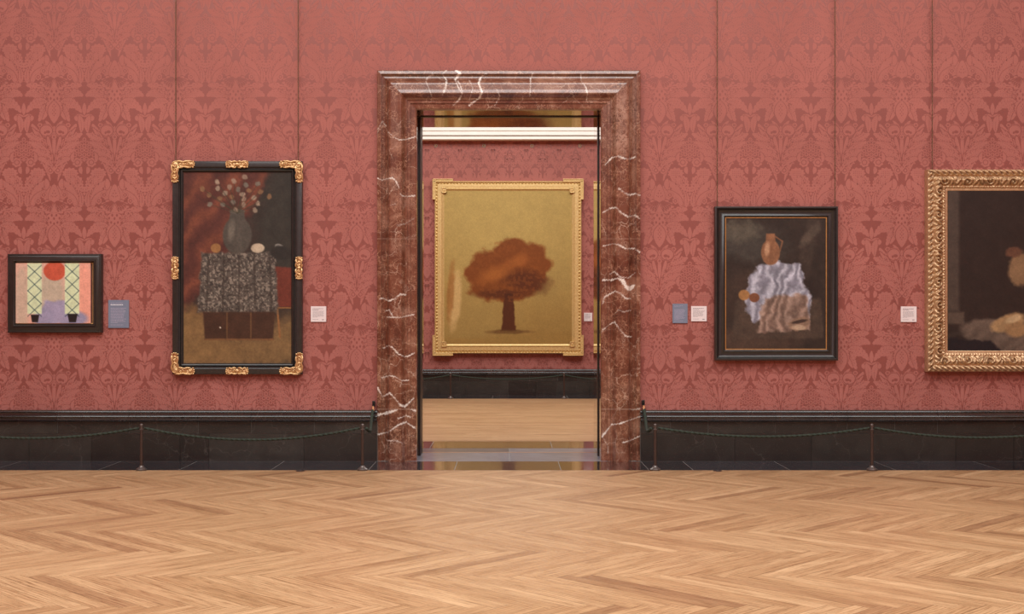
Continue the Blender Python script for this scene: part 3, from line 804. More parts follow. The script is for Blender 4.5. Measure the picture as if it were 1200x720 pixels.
def frame_mesh(name, x0, x1, z0, z1, prof, yb, mat, parent, relief=None, ds=None, smooth=30, recess_shade=None):
    """rectangular moulding; prof (inset, height towards the room)"""
    us = np.array([p[0] for p in prof]); hs = np.array([p[1] for p in prof]); nP = len(prof)
    C = [(x0, z1), (x1, z1), (x1, z0), (x0, z0)]; IN = [(1, -1), (-1, -1), (-1, 1), (1, 1)]
    V = []; P = []; Wn = []
    for s in range(4):
        A = np.array(C[s]); B = np.array(C[(s+1) % 4]); ia = np.array(IN[s]); ib = np.array(IN[(s+1) % 4])
        L = np.linalg.norm(B-A); T = (B-A)/L; n = 1 if not ds else max(2, int(L/ds)); b0 = len(V)
        for k in range(n+1):
            t = k/n
            a = A[None]+ia[None]*us[:, None]; b = B[None]+ib[None]*us[:, None]; p = a+(b-a)*t
            sv = (p-A[None])@T; h = hs.copy(); wv = np.zeros(nP)
            if relief is not None:
                dh = relief(us, sv, L); h = h+dh; wv = dh
            V += [(p[i, 0], yb-h[i], p[i, 1]) for i in range(nP)]; Wn += list(wv)
        for k in range(n):
            for i in range(nP-1): q = b0+k*nP+i; P.append((q, q+1, q+nP+1, q+nP))
    V = np.array(V)
    key = np.round(V*1e5).astype(np.int64); _, idx, inv = np.unique(key, axis=0, return_index=True, return_inverse=True); inv = inv.ravel()
    P = [tuple(int(inv[i]) for i in p) for p in P]; P = [p for p in P if len(set(p)) == 4]
    o = mesh_np(name, V[idx], P, mat, parent, None, smooth)
    if relief is not None:
        wn = np.array(Wn)[idx]; fattr(o, 'recess_shade', np.clip((-.004-wn)/.012, 0, .75))  # deeper relief gets more painted shade
    return o
WD = CD+YW
def rect(x0, x1, y0, y1, D): return PX(x0, D), PX(x1, D), PZ(y1, D), PZ(y0, D)

# --- small picture in dark frame
D = CD+.02
X0, X1, Z0, Z1 = rect(7.6, 118.2, 297.6, 390.2, D)
r_ = empty('framed_painting', (0, YW, 0), 'small landscape-format painting of pale green trellises and a lavender mound in a dark wood frame', 'painting')
r_.location = ((X0+X1)/2, YW, Z0)
frame_mesh('frame', X0, X1, Z0, Z1, [(0, 0), (0, .05), (.006, .058), (.016, .060), (.020, .056), (.030, .060), (.054, .064), (.062, .064), (.064, .070), (.070, .075), (.076, .073), (.082, .060), (.090, .052), (.094, .040)], YW, M['ebony_dark'], r_)
p = Paint(17.5, 106, 308.5, 379, .6)
p.fill((222, 172, 152)); p.ell((230, 160, 138), 99, 345, 12, 40, 0, .6); p.ell((196, 170, 148), 26, 350, 8, 40, 0, .5); p.ell((188, 172, 150), 60, 345, 16, 30, 0, .6)
p.ell((192, 88, 64), 64, 318, 13, 11, 0, .12, .05); p.poly((158, 150, 174), [(46, 379), (52, 352), (78, 352), (86, 379)], 2.5, 1, 3); p.ell((150, 144, 168), 88, 374, 14, 9, 0, .4); p.ell((150, 144, 168), 52, 372, 12, 12, 0, .4)
p.poly((208, 220, 178), [(32, 300), (49, 300), (49, 368), (32, 368)], 1.2)
p.poly((208, 220, 178), [(76, 300), (93, 300), (93, 368), (76, 368)], 1.2)
for (xa, xb) in ((32, 49), (76, 93)):
    for k in range(4):
        y0 = 311+k*15; q = .5
        p.line((38, 62, 70), [(xa+q, y0), (xb-q, y0+15)], .8, .85); p.line((38, 62, 70), [(xb-q, y0), (xa+q, y0+15)], .8, .85)
p.poly((38, 30, 30), [(36, 369), (46, 369), (44.5, 378), (37.5, 378)], 1.); p.poly((38, 30, 30), [(79, 368), (91, 368), (89, 378), (81, 378)], 1.)
p.var(.07, .2, 3); p.build('canvas', CD+.045, r_, YW-.001)
sl = frame_mesh('gilt_slip', X0+.090, X1-.090, Z0+.090, Z1-.090, [(0, .0), (0, .044), (.006, .044), (.010, .036)], YW, M['gilt_bright'], r_)

# --- tall picture with gilt ornaments
D = CD+.02
X0, X1, Z0, Z1 = rect(201.3, 353.6, 188.6, 439, D)
r_ = empty('framed_painting', ((X0+X1)/2, YW, Z0), 'tall dark painting in black frame with gilt corner and centre ornaments', 'painting')
frame_mesh('frame', X0, X1, Z0, Z1, [(0, 0), (0, .055), (.004, .062), (.010, .064), (.058, .064), (.064, .060), (.066, .052), (.076, .050), (.082, .054), (.088, .064), (.096, .069), (.103, .066), (.106, .056), (.113, .050), (.118, .036)], YW, M['ebony'], r_)
p = Paint(212, 343, 200.5, 427, .8)
p.fill((56, 46, 40)); m = p.poly((98, 54, 44), [(205, 195), (318, 195), (300, 235), (250, 330), (205, 372)], 10, wob=6)
fold = np.sin((p.x*.75+p.y*.5)*.22+vnoise(p.x, p.y, .03, 4)*7)*.5+.5
p.fill((124, 72, 50), m*fold*.5); p.fill((64, 38, 34), m*(1-fold)*.5)
p.ell((52, 48, 42), 330, 265, 26, 80, 8, .5, .2); p.ell((120, 88, 56), 230, 395, 60, 34, 0, .5, .2); p.poly((126, 98, 62), [(205, 366), (350, 372), (350, 430), (205, 430)], 16, .9, 6)
p.ell((58, 44, 34), 285, 372, 38, 24, 0, .8, .3, .8)
p.poly((104, 50, 38), [(314, 312), (345, 314), (345, 360), (318, 360)], 2.); p.line((140, 96, 56), [(318, 361), (343, 361)], 1.5); p.line((132, 90, 54), [(325, 362), (328, 395)], 2.2); p.line((120, 82, 50), [(246, 365), (243, 393)], 2.)
# a stoneware jar of dried flowers on a chest covered with brocade
m2 = p.poly((86, 78, 70), [(236, 296), (322, 296), (326, 366), (232, 366)], 2.5, 1, 3)
spk = (vnoise(p.x, p.y, .5, 9, 2) > .57)*1.; p.fill((156, 144, 128), spk*m2*.6); p.fill((50, 42, 38), (vnoise(p.x, p.y, .45, 12, 2) < .42)*m2*.6)
for k in range(5):
    p.line((58, 50, 44), [(244+k*18, 300), (242+k*19, 364)], 2.2, .6)
p.poly((66, 44, 32), [(238, 366), (322, 366), (320, 398), (240, 398)], 2.)
p.line((110, 76, 48), [(240, 398), (320, 398)], 2.); p.line((104, 74, 48), [(266, 367), (266, 397)], 1.2); p.line((104, 74, 48), [(294, 367), (294, 397)], 1.2)
p.ell((78, 72, 64), 278, 276, 17, 22, 0, .12, .03); p.poly((78, 72, 64), [(270, 248), (286, 248), (288, 262), (268, 262)], 1.5); p.ell((112, 104, 92), 271, 270, 4, 12, 6, .8, .05, .8); p.ell((96, 88, 78), 278, 248, 9, 2.5, 0, .2)
for k in range(26):
    a = k*2.4; rr_ = 5+2.6*k**.8*.9; fx, fy = 278+1.2*rr_*math.cos(a), 228+.62*rr_*math.sin(a)
    p.line((60, 58, 44), [(278, 250), (fx, fy)], .7, .7)
    p.ell(((150, 132, 112), (128, 96, 68), (112, 104, 92), (140, 118, 100))[k % 4], fx, fy, 3.2, 2.6, k*40, .4, .4, .9, 80+k, .4)
p.ell((176, 160, 136), 302, 291, 8, 5.5, 0, .2, .08); p.ell((150, 108, 66), 253, 291, 6, 5.5, 0, .2, .08); p.ell((196, 184, 164), 258, 384, 1, 1, 0, .4)
p.ell((128, 124, 116), 327, 289, 5, 3, 0, .3, .4); p.ell((46, 42, 38), 330, 296, 14, 8, 0, .3, .3)
p.var(.14, .12, 5); p.var(.10, .5, 6); p.build('canvas', CD+.055, r_, YW-.001)

def scroll(m, c, r0, turns, rad, a0, sgn, y):
    pts = []; rr = []; n = int(11*turns)+4
    for k in range(n+1):
        t = k/n; a = a0+sgn*turns*2*PI*t; r = r0*(1-.82*t)
        pts.append((c[0]+r*math.cos(a), y-.004*math.sin(t*PI), c[1]+r*math.sin(a))); rr.append(rad*(1-.55*t)*(.35+.65*min(1, t*6)))
    m.tube(pts, rr, 7)
def arm(m, o, ex, ez, L, W, y):
    """carved arm: origin o, unit vectors along (ex) and across (ez)"""
    def q(a, b, h=0.): return (o[0]+ex[0]*a*L+ez[0]*b*W, y-h, o[1]+ex[1]*a*L+ez[1]*b*W)
    def tb(pts, r): m.tube([q(*p_) for p_ in pts], r, 7)
    sg = 1 if ex[0]*ez[1]-ex[1]*ez[0] > 0 else -1
    base = math.atan2(ez[1], ez[0])
    cc = q(.34, .52); scroll(m, (cc[0], cc[2]), W*.36, 1.3, W*.15, base+PI, sg, y-.004)
    cc = q(.68, .45); scroll(m, (cc[0], cc[2]), W*.32, 1.2, W*.14, base, -sg, y-.004)
    tb([(0., .2, .002), (.12, .12, .010), (.28, .10, .012), (.45, .22, .010), (.6, .12, .012), (.78, .08, .008), (.88, .15, .002)], [W*.08, W*.13, W*.15, W*.13, W*.15, W*.12, W*.06])
    tb([(.05, .85, .002), (.18, .95, .010), (.34, .93, .012), (.5, .80, .010), (.66, .92, .012), (.82, .90, .006)], [W*.07, W*.12, W*.14, W*.12, W*.14, W*.07])
    for k, (b, hh) in enumerate(((.15, .006), (.38, .012), (.62, .012), (.86, .006))):
        a = .93+.05*math.sin(k*1.1); c = q(a, b, hh*.6); m.ball(c, W*.15, .010, W*.13)
    for a, b in ((.14, .5), (.51, .5), (.82, .5), (.34, .52), (.68, .45)): c = q(a, b, .004); m.ball(c, W*.12, .012, W*.12)
    m.tube([q(0, .5, -.002), q(.5, .5, .002), q(.98, .5, -.002)], [W*.30, W*.36, W*.30], 8, flat=.16)
yo = YW-.064
OW = .085
for (cx, cz, sx, sz) in ((X0-.012, Z1+.006, 1, -1), (X1+.012, Z1+.006, -1, -1), (X0-.012, Z0-.006, 1, 1), (X1+.012, Z0-.006, -1, 1)):
    m = MB()
    arm(m, (cx+sx*.03, cz), (sx, 0), (0, sz), .215, OW*.95, yo); arm(m, (cx, cz+sz*.03), (0, sz), (sx, 0), .20, OW*.95, yo)
    m.ball((cx+sx*.045, yo-.006, cz+sz*.045), .034, .014, .034, n=12); scroll(m, (cx+sx*.045, cz+sz*.045), .036, 1.4, .009, .5, 1, yo-.014)
    m.build('gilt_corner_ornament', M['gilt_orn'], r_, 60)
for (cx, cz, ex, ez) in (((X0+X1)/2, Z1+.004, (1, 0), (0, -1)), ((X0+X1)/2, Z0-.004, (1, 0), (0, 1)), (X0-.008, (Z0+Z1)/2-.004, (0, 1), (1, 0)), (X1+.008, (Z0+Z1)/2-.004, (0, 1), (-1, 0))):
    m = MB()
    arm(m, (cx, cz), ex, ez, .115, OW*.9, yo); arm(m, (cx, cz), (-ex[0], -ex[1]), ez, .115, OW*.9, yo)
    m.ball((cx+ez[0]*.04, yo-.006, cz+ez[1]*.04), .022, .016, .022, n=12)
    m.build('gilt_centre_ornament', M['gilt_orn'], r_, 60)
FB = (X0, X1, Z0, Z1)

# --- painting in black frame, right of the door
D = CD+.01
X0, X1, Z0, Z1 = rect(838.2, 982.8, 241.8, 422.8, D)
r_ = empty('framed_painting', ((X0+X1)/2, YW, Z0), 'dark upright painting of pale linen and a jug in a black gilt-slipped frame', 'painting')
frame_mesh('frame', X0, X1, Z0, Z1, [(0, 0), (0, .070), (.004, .078), (.012, .080), (.020, .078), (.026, .068), (.036, .055), (.052, .047), (.070, .046), (.082, .050), (.090, .058), (.096, .060), (.102, .056), (.108, .046), (.112, .044)], YW, M['ebony'], r_)
frame_mesh('gilt_slip', X0+.111, X1-.111, Z0+.111, Z1-.111, [(0, 0), (0, .045), (.008, .045), (.014, .034)], YW, M['gilt_slip'], r_)
p = Paint(851, 970.5, 254.5, 410.5, .8)
p.fill((50, 40, 34)); p.ell((62, 56, 50), 880, 285, 40, 22, 10, .6, .4); p.ell((64, 52, 44), 945, 300, 8, 50, 10, .5, .4); p.ell((78, 66, 56), 950, 275, 16, 6, -50, .5, .4); p.ell((70, 54, 44), 880, 400, 60, 14, 0, .6, .4)
p.ell((60, 46, 38), 870, 345, 24, 30, 0, .6, .4); p.ell((44, 34, 30), 930, 350, 26, 40, 0, .6, .4)
p.ell((96, 88, 74), 868, 270, 22, 12, 0, .9, .4, .7)
# linen heaped on a stone ledge beside a jug
p.poly((72, 58, 48), [(862, 352), (962, 350), (966, 396), (858, 398)], 3, 1, 2)
m = p.poly((140, 140, 152), [(878, 322), (905, 305), (938, 312), (950, 350), (946, 372), (880, 376), (872, 350)], 3, 1, 5); f2 = np.sin(p.x*.55+p.y*.12+vnoise(p.x, p.y, .05, 3)*14)*.5+.5
p.fill((192, 192, 202), f2*m*.7); p.fill((88, 84, 92), (1-f2)*m*.4)
m = p.poly((130, 106, 92), [(896, 350), (944, 345), (948, 386), (888, 390)], 3, 1, 4); p.fill((168, 142, 126), f2*m*.6); p.fill((74, 56, 48), (1-f2)*m*.4)
p.ell((128, 88, 62), 903, 296, 11, 15, 0, .12, .03); p.poly((128, 88, 62), [(898, 274), (908, 274), (909, 286), (897, 286)], 1.2); p.ell((176, 136, 104), 899, 292, 3, 8, 5, .7, .05); p.line((120, 82, 58), [(908, 277), (917, 283), (914, 294)], 1.6)
p.ell((150, 108, 66), 872, 346, 6.5, 6, 0, .2, .05); p.ell((112, 70, 48), 884, 349, 6, 5.5, 0, .2, .05)
p.ell((140, 112, 92), 936, 380, 13, 8, -8, .25, .35, 1, 41, .2); p.ell((178, 152, 126), 936, 384, 8, 3, 0, .4, .4); p.ell((66, 50, 42), 937, 377, 9, 2, -10, .4, .3)
p.var(.16, .12, 15); p.var(.10, .5, 16); p.build('canvas', CD+.06, r_, YW-.001)
FD = (X0, X1, Z0, Z1)

# --- big gilt frame running out of the picture on the right
D = CD-.01
X0, X1, Z0, Z1 = rect(1087.6, 1369, 198.3, 436.2, D)
r_ = empty('framed_painting', ((X0+X1)/2, YW, Z0), 'large dark painting in wide carved gilt frame cut off by the right edge', 'painting')
def ogee(u):
    return np.interp(u, [0, .001, .010, .030, .060, .066, .074, .085, .110, .145, .168, .178, .190, .196, .205, .222, .228], [0, .085, .100, .108, .100, .082, .084, .098, .110, .092, .070, .074, .070, .060, .064, .060, .040])
us = sorted(set([0, .001]+list(np.linspace(.003, .228, 46))))
profE = [(float(u), float(ogee(u))) for u in us]
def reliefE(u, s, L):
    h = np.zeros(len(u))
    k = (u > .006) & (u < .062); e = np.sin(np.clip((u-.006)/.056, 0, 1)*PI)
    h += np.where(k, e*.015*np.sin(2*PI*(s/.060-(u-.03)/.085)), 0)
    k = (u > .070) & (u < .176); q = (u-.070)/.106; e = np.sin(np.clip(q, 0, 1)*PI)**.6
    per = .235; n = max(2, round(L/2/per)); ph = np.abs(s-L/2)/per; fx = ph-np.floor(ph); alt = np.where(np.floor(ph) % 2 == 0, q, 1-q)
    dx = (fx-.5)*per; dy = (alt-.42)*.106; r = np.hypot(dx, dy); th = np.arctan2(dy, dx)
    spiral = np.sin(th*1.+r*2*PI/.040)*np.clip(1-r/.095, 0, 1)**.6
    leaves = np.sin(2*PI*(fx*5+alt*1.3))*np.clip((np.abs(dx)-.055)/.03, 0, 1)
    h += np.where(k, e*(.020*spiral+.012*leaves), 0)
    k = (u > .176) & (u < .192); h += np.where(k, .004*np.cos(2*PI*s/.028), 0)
    return h
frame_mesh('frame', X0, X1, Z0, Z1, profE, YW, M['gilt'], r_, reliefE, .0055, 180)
p = Paint(1111, 1345.5, 221.5, 413.5, 1.0)
p.fill((46, 35, 30)); p.poly((72, 60, 52), [(1105, 215), (1124, 215), (1124, 365), (1105, 365)], 4); p.poly((80, 66, 56), [(1105, 366), (1130, 366), (1130, 380), (1105, 380)], 3)
p.ell((100, 84, 72), 1210, 398, 84, 22, 8, .12, .12, 1, 3, .06); f2 = np.sin(p.x*.25+p.y*.4+vnoise(p.x, p.y, .05, 6)*9)*.5+.5
p.fill((70, 58, 50), f2*.5*np.clip((p.y-380)/10, 0, 1)); p.poly((32, 26, 28), [(1105, 384), (1140, 384), (1160, 400), (1186, 402), (1190, 420), (1105, 420)], 3, wob=3)
p.ell((150, 120, 84), 1182, 378, 22, 9, -20, .3, .15); p.ell((140, 108, 74), 1192, 386, 14, 9, 0, .4, .15); p.ell((176, 150, 112), 1188, 374, 10, 4, -20, .5, .15); p.ell((126, 98, 70), 1196, 316, 14, 20, 0, .3, .15); p.ell((96, 64, 48), 1188, 296, 9, 6, 0, .4, .3)
p.ell((150, 118, 86), 1260, 360, 26, 24, 0, .3, .2); p.ell((120, 60, 44), 1310, 350, 20, 30, 0, .4, .2)
p.var(.12, .1, 25); p.var(.08, .5, 26); p.build('canvas', CD+.04, r_, YW-.001)
FE = (X0, X1, Z0, Z1)

# --- large painting in the far room, eared gilt frame
D = 23.85
X0, X1, Z0, Z1 = rect(509.2, 681.6, 212, 414.6, D)
YP = YF+YW
r_ = empty('framed_painting', ((X0+X1)/2, YP, Z0), 'huge ochre painting with chestnut brown tree in an eared gold frame seen through the doorway', 'painting')
def reliefC(u, s, L):
    k = (u > .022) & (u < .052)
    return np.where(k, .022*np.clip(np.cos(2*PI*s/.062), -.2, 1)*np.sin(np.clip((u-.022)/.030, 0, 1)*PI), 0)
profC = [(0, 0), (0, .085), (.010, .095), (.018, .095), (.022, .066), (.030, .066), (.035, .066), (.040, .066), (.046, .066), (.052, .066), (.056, .082), (.080, .082), (.105, .084), (.125, .082), (.130, .088), (.138, .094), (.146, .094), (.152, .084), (.158, .070), (.166, .066), (.180, .055), (.188, .045)]
frame_mesh('frame', X0, X1, Z0, Z1, profC, YP, M['gilt_bright'], r_, reliefC, .0115, 40)
for (cx, cz, sx, sz) in ((X0, Z1, 1, -1), (X1, Z1, -1, -1), (X0, Z0, 1, 1), (X1, Z0, -1, 1)):
    m = MB(); e = .042; L = .35
    def bx(xa, xb, za, zb, h0, h1, bev=.004):
        xa, xb = sorted((cx+sx*xa, cx+sx*xb)); za, zb = sorted((cz+sz*za, cz+sz*zb)); m.box(xa, xb, YP-h1, YP-h0, za, zb, bev=bev)
    bx(-e, L, -e, .018, 0, .100); bx(-e, .018, .0, L, 0, .100)
    bx(-e, L, -e, -e+.014, .1, .112); bx(-e, -e+.014, -e, L, .1, .112)
    bx(L-.012, L, -e, .018, .1, .110); bx(-e, .018, L-.012, L, .1, .110)
    k = 0
    while k*.03 < L-.05:
        t = -e+.03+k*.03; m.ball((cx+sx*t, YP-.100, cz+sz*(-.010)), .010, .008, .010, n=8, m=5); m.ball((cx+sx*(-.010), YP-.100, cz+sz*t), .010, .008, .010, n=8, m=5); k += 1
    m.build('corner_ear', M['gilt_bright'], r_)
    m = MB()
    xa, xb = sorted((cx+sx*.128, cx+sx*.225)); za, zb = sorted((cz+sz*.128, cz+sz*.225))
    for (a, b, c_, d) in ((xa, xb, za, za+.016), (xa, xb, zb-.016, zb), (xa, xa+.016, za, zb), (xb-.016, xb, za, zb)): m.box(a, b, YP-.108, YP-.05, c_, d, bev=.004)
    m.box(xa+.01, xb-.01, YP-.092, YP-.05, za+.01, zb-.01, bev=.004); m.ball(((xa+xb)/2, YP-.092, (za+zb)/2), .022, .012, .022)
    m.build('corner_rosette', M['gilt_bright'], r_)
p = Paint(519.5, 671.5, 221.5, 403, .75)
p.fill((174, 147, 84)); t = np.clip((p.y-222)/180, 0, 1); p.fill((150, 120, 66), t*.75); p.ell((182, 155, 90), 580, 265, 60, 60, 0, 1., .3, .6); p.ell((150, 116, 60), 655, 390, 60, 40, 0, 1., .2, .5)
p.poly((150, 116, 60), [(515, 392), (560, 386), (630, 388), (680, 384), (680, 410), (515, 410)], 6, .6, 5)
for k, (cx, cy, rx, ry) in enumerate(((590, 330, 42, 24), (612, 312, 34, 26), (574, 318, 28, 22), (600, 298, 24, 18))):
    p.ell((122, 66, 28), cx, cy, rx, ry, 0, .2, .25, 1, 50+k, .09)
p.poly((84, 44, 24), [(591, 345), (601, 345), (604, 388), (587, 388)], 1.5, 1, 2)
p.ell((76, 38, 22), 618, 330, 24, 12, 10, .8, .4, .7, 61, .1); p.ell((164, 98, 44), 580, 322, 17, 9, -20, .9, .4, .8, 62, .1); p.ell((158, 92, 42), 606, 306, 14, 7, -20, .9, .4, .7, 63, .1); p.ell((70, 36, 22), 590, 345, 30, 5, 0, .8, .3, .6, 64)
n = (vnoise(p.x, p.y, .35, 70, 2) > .6); p.fill((140, 80, 36), n*.35*(np.hypot((p.x-595)/46, (p.y-318)/36) < 1))
p.ell((206, 170, 112), 533, 350, 7, 32, 4, .5, .35, .8, 71, .1); p.ell((148, 96, 46), 528, 345, 4, 34, 4, .7, .3, .7, 72)
p.ell((96, 64, 34), 596, 389, 26, 2.5, 0, .6, .3, .7)
p.var(.04, .08, 75); p.var(.05, .6, 76); p.build('canvas', 23.9+.045, r_, YP-.001)

# ------------------------------------------------------------------ hanging chains
def chain(px, zb, label, D=CD+.055, group=None):
    x = PX(px, D); yc = D-CD; m = MB(); z = zb; k = 0; pitch = .0235; ztop = ZT1+.02
    while z < ztop:
        pts = []; ll = .0125; rr = .0052
        for i in range(8):
            a = 2*PI*i/8; u = math.cos(a)*rr; v = math.sin(a)*ll*1.25
            pts.append((x+u, yc, z+v) if k % 2 == 0 else (x+u*.55, yc+u*.9, z+v))
        vs = []; ps = []; n = 5; c = Vector((x, yc, z))
        for i in range(8):
            p0 = Vector(pts[i]); o = (p0-c).normalized(); tt = (Vector(pts[(i+1) % 8])-Vector(pts[i-1])).normalized(); b = tt.cross(o).normalized(); o = b.cross(tt)
            for j in range(n): a = 2*PI*j/n; vs.append((p0+(o*math.cos(a)+b*math.sin(a))*.0024)[:])
        for i in range(8):
            for j in range(n): ps.append((i*n+j, i*n+(j+1) % n, ((i+1) % 8)*n+(j+1) % n, ((i+1) % 8)*n+j))
        m.add(vs, ps); z += pitch; k += 1
    # hook over the rail
    m.tube([(x, yc, ztop-.01), (x, yc-.006, ztop+.03), (x, YW-.05, ztop+.115), (x, YW-.02, ztop+.125), (x, YW+.002, ztop+.115)], .004, 6)
    o = m.build('picture_chain', M['chain'], None, None, origin=(x, yc, zb)); return tag(o, label, 'chain', group)
chain(206, FB[3]-.01, 'dark hanging chain above the left corner of the tall ornamented frame')
chain(349.5, FB[3]-.01, 'dark hanging chain above the right corner of the tall ornamented frame')
chain(840.5, FD[3]-.005, 'dark hanging chain above the left corner of the black-framed painting right of the door')
chain(978.5, FD[3]-.005, 'dark hanging chain above the right corner of the black-framed painting right of the door')
chain(1092.5, FE[3]-.005, 'dark hanging chain above the left corner of the carved gilt frame')
chain(1363, FE[3]-.005, 'dark hanging chain above the right corner of the carved gilt frame')

# ------------------------------------------------------------------ wall labels
def wall_label(x0, x1, y0, y1, kind, label, group=None, D=CD+YW-.012, seed=1):
    r = random.Random(seed); X0, X1, Z0, Z1 = rect(x0, x1, y0, y1, D); yw = D-CD; k = (X1-X0)/(x1-x0)
    e = empty('wall_label', ((X0+X1)/2, yw+.012, Z0), label, 'label', group)
    m = MB(); m.box(X0, X1, yw, yw+.0115, Z0, Z1, bev=.0015); m.build('plate', M['label_blue' if kind == 'blue' else 'label_white'], e)
    def words(z, h, frac, mm):
        x = X0+.12*(X1-X0); end = x+frac*(X1-X0)*.76
        while x < end-.003:
            L = min(r.uniform(.006, .02)*(k/.0088)**.5, end-x); mm.box(x, x+L, yw-.0006, yw+.001, z, z+h); x += L+.0035
    H = Z1-Z0
    if kind == 'blue':
        h1 = MB(); words(Z1-.115*H, .016*H/1, .75, h1); words(Z1-.16*H, .014*H, .5 if x0 > 500 else .1, h1); h1.build('heading', M['ink_pale'], e)
        if x0 < 500: h2 = MB(); words(Z1-.185*H, .026*H, .78, h2); h2.build('title', M['ink_white'], e)
        m = MB(); n = 13
        for i in range(n): words(Z1-(.30+.043*i)*H, .017*H, r.uniform(.78, 1) if i < n-1 else .45, m)
        m.build('printed_text', M['ink_pale'], e); m = MB(); words(Z1-.90*H, .017*H, .8, m); m.build('credit_line', M['ink_pale'], e)
    else:
        h2 = MB(); words(Z1-.17*H, .03*H, .9, h2); words(Z1-.24*H, .024*H, .5, h2); h2.build('heading', M['ink_dark'], e)
        m = MB()
        for i in range(8): words(Z1-(.32+.055*i)*H, .020*H, r.uniform(.8, 1) if i < 7 else .4, m)
        m.build('printed_text', M['ink'], e); m = MB(); words(Z1-.86*H, .022*H, .5, m); m.build('credit_line', M['ink'], e)
        m = MB(); m.box(X0+.72*(X1-X0), X0+.86*(X1-X0), yw-.0006, yw+.001, Z0+.12*H, Z0+.155*H); m.build('printed_number', M['ink_dark'], e)
wall_label(126.8, 151, 351.8, 384.6, 'blue', 'larger blue-grey text label beside the small trellis painting', seed=2)
wall_label(364.2, 382.2, 359.2, 377.4, 'white', 'white label right of the tall ornamented frame, left of the doorway', seed=3)
wall_label(788.2, 805.8, 356.2, 379.0, 'blue', 'blue-grey text label next to a white label, right of the doorway', seed=4)
wall_label(810, 828.2, 359, 376.8, 'white', 'white label left of the black moulded frame and beside a blue label', seed=5)
wall_label(1055.8, 1074.2, 359.4, 377.6, 'white', 'white label on bare silk left of the carved gilt frame', seed=6)
wall_label(684.4, 694, 366.8, 376.6, 'white', 'tiny white label in the far room beside the eared gold frame', D=23.9+YW-.012, seed=7)

# ------------------------------------------------------------------ small round wall studs in the far room
for i, (px, where) in enumerate(((510.8, 'nearest the left jamb'), (567.2, 'second from the left'), (623.4, 'third from the left'), (679.6, 'nearest the right jamb'))):
    x = PX(px, 24.0); z = PZ(171, 24.0)
    e = empty('wall_socket', (x, YP, z), 'small round metal socket under the far white cornice, '+where, 'wall socket', 'round sockets below the cornice')
    m = MB(); pts = [(x+.027*math.cos(a), YP-.008, z+.027*math.sin(a)) for a in np.linspace(0, 2*PI, 17)]; m.tube(pts, .008, 6); m.build('ring', M['bright_metal'], e)
    m = MB(); m.ball((x, YP-.004, z), .012, .010, .016); m.build('centre_cap', M['brass'], e)

# ------------------------------------------------------------------ rope barriers
def post(px, D, label, group, h=.452):
    x = PX(px, D); y = D-CD
    e = empty('barrier_post', (x, y, 0), label, 'barrier post', group)
    m = MB(); m.lathe((x, y, 0), [(.050, 0), (.053, .004), (.053, .012), (.047, .019), (.034, .027), (.026, .034), (.021, .044), (.017, .048)], 24); m.build('base', M['bronze_lt'], e, 40)
    m = MB(); m.lathe((x, y, 0), [(.0145, .045), (.0145, h-.055)], 16); m.build('pole', M['bronze'], e, 40)
    m = MB(); m.lathe((x, y, 0), [(.019, h-.058), (.019, h-.050), (.0135, h-.047), (.0135, h-.030), (.018, h-.027), (.018, h-.020)], 16)
    m.lathe((x, y, 0), [(.012, h-.022), (.017, h-.014), (.016, h-.004), (.009, h+.003), (.002, h+.005)], 14); m.build('finial', M['bronze_lt'], e, 50)
    return Vector((x, y, h-.038))
def rope(a, b, sag, label, group, n=260, rad=.0105, ups=()):
    pts = []
    for k in range(n+1):
        t = k/n; p = a.lerp(b, t); p.z -= 4*sag*t*(1-t); pts.append(p)
    o = MB(); o.tube(pts, rad, 12, 0, 3, 2*PI/.05, .3)
    ob = o.build('barrier_rope', M['rope'], None, 180, origin=a); return tag(ob, label, 'rope', group)
PD = CD*169/(551.6-372)
g1, g2 = 'barrier posts in front of the left dado', 'barrier posts in front of the right dado'
pL0 = post(-93, PD, 'barrier post outside the left edge', g1)
pL1 = post(165.8, PD, 'short bronze barrier post below the gap between small painting and tall frame', g1)
pL2 = post(424.8, PD, 'short bronze barrier post just left of the marble doorcase', g1)
pR1 = post(767.8, PD, 'short bronze barrier post just right of the marble doorcase', g2)
pR2 = post(1021.8, PD, 'short bronze barrier post right of the black moulded frame', g2)
pR3 = post(1276, PD, 'barrier post outside the right edge', g2)
off = Vector((.026, 0, 0))
gr = 'green ropes of the near room'
rope(pL0+off, pL1-off, .10, 'green twisted rope running from left edge to the first barrier post', gr)
rope(pL1+off, pL2-off, .115, 'green twisted rope sagging below the tall ornamented frame', gr)
rope(pR1+off, pR2-off, .085, 'green twisted rope sagging below the black moulded frame', gr)
rope(pR2+off, pR3-off, .095, 'green twisted rope running to the right edge below the carved gilt frame', gr)
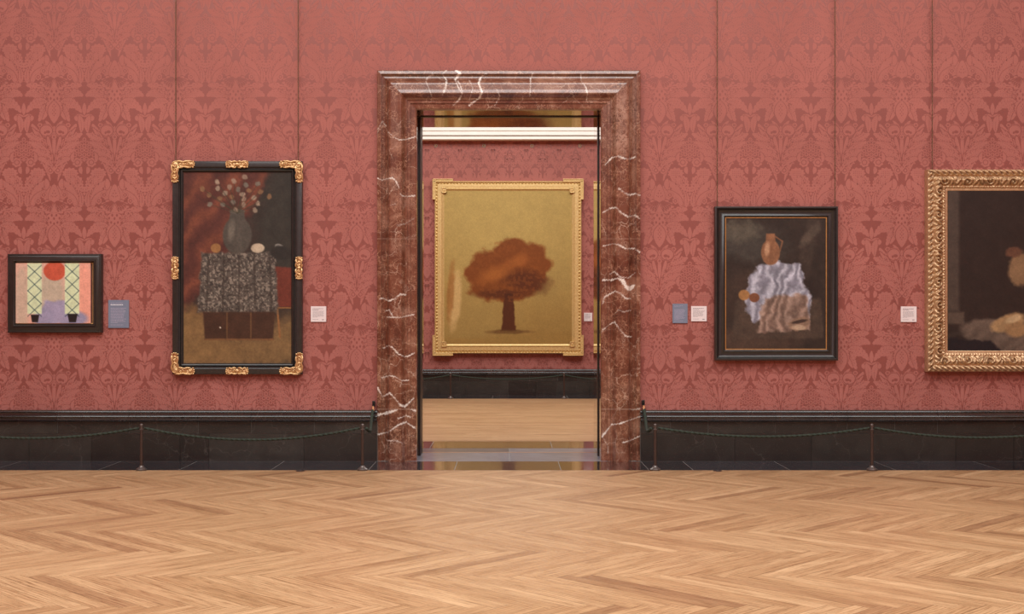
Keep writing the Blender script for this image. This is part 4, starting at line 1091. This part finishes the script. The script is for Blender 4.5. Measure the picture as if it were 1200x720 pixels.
def hook_rope(p, hx, hz, sg, lab1, lab2):
    hy = -.02
    a = p+Vector((sg*.036, 0, 0)); b = Vector((hx, hy-.03, hz-.075)); pts = []
    c1 = a+Vector((sg*.055, .06, -.085)); c2 = Vector((hx-sg*.03, hy-.09, hz-.26))
    for k in range(41):
        t = k/40; pts.append(a*(1-t)**3+c1*3*t*(1-t)**2+c2*3*t*t*(1-t)+b*t**3)
    m = MB(); m.tube(pts, .0155, 9, 0, 3, 2*PI/.055, .18)
    e = empty('barrier_rope', a, lab1, 'rope')
    m.build('rope_cord', M['rope'], e, 180)
    m = MB(); m.tube([b-Vector((0, .002, .012)), b, b+Vector((0, .004, .034))], [.015, .014, .011], 12); m.build('ferrule', M['brass'], e, 50)
    # wall hook plate and ring
    h = empty('wall_hook', (hx, hy+.04, hz-.05), lab2, 'hook')
    m = MB(); m.box(hx-.014, hx+.014, hy+.012, hy+.038, hz-.055, hz+.012, bev=.004); m.box(hx-.008, hx+.008, hy+.03, YW-.001, hz-.03, hz-.005, bev=.002); m.build('back_plate', M['steel'], h)
    m = MB(); rp = [(hx, hy-.005+.017*math.sin(q), hz-.028+.017*math.cos(q)) for q in np.linspace(-.4, 4.4, 12)]; m.tube(rp, .0055, 8); m.build('hook', M['steel'], h, 60)
hook_rope(pL2, PX(437.6, CD-.02), PZ(471.5), 1, 'short green rope rising from post to wall hook at left side of doorcase', 'black wall hook on the left side of the marble doorcase')
hook_rope(pR1, PX(754.2, CD-.02), PZ(470.5), -1, 'short green rope rising from post to wall hook at right side of doorcase', 'black wall hook on the right side of the marble doorcase')
PD2 = 22.98
g3 = 'barrier posts of the far room'
f0 = post(395, PD2, 'far barrier post hidden left', g3, .47)
f1 = post(528, PD2, 'far barrier post seen through the doorway, below left half of gold frame', g3, .47)
f2_ = post(661, PD2, 'far barrier post seen through the doorway, below right half of gold frame', g3, .47)
f3 = post(794, PD2, 'far barrier post hidden right', g3, .47)
gf = 'green ropes of the far room'
rope(f0+off, f1-off, .10, 'far rope leaving to the left behind the jamb', gf)
rope(f1+off, f2_-off, .075, 'far rope sagging between the two visible far posts', gf)
rope(f2_+off, f3-off, .10, 'far rope leaving to the right behind the jamb', gf)
for px, w_ in ((352, 'left'), (841, 'right')):
    D = CD*169/(552.4-372); x = PX(px, D)
    m = MB(); m.lathe((x, D-CD, 0), [(.044, .0), (.044, .003), (.036, .005), (.020, .005), (.018, .002)], 20)
    o = m.build('floor_socket', M['bronze'], None, 40, origin=(x, D-CD, 0)); tag(o, 'flat round metal floor socket at the parquet edge, %s of the doorway' % w_, 'floor socket')
print('verts total', sum(len(o.data.vertices) for o in bpy.data.objects if o.type == 'MESH'))
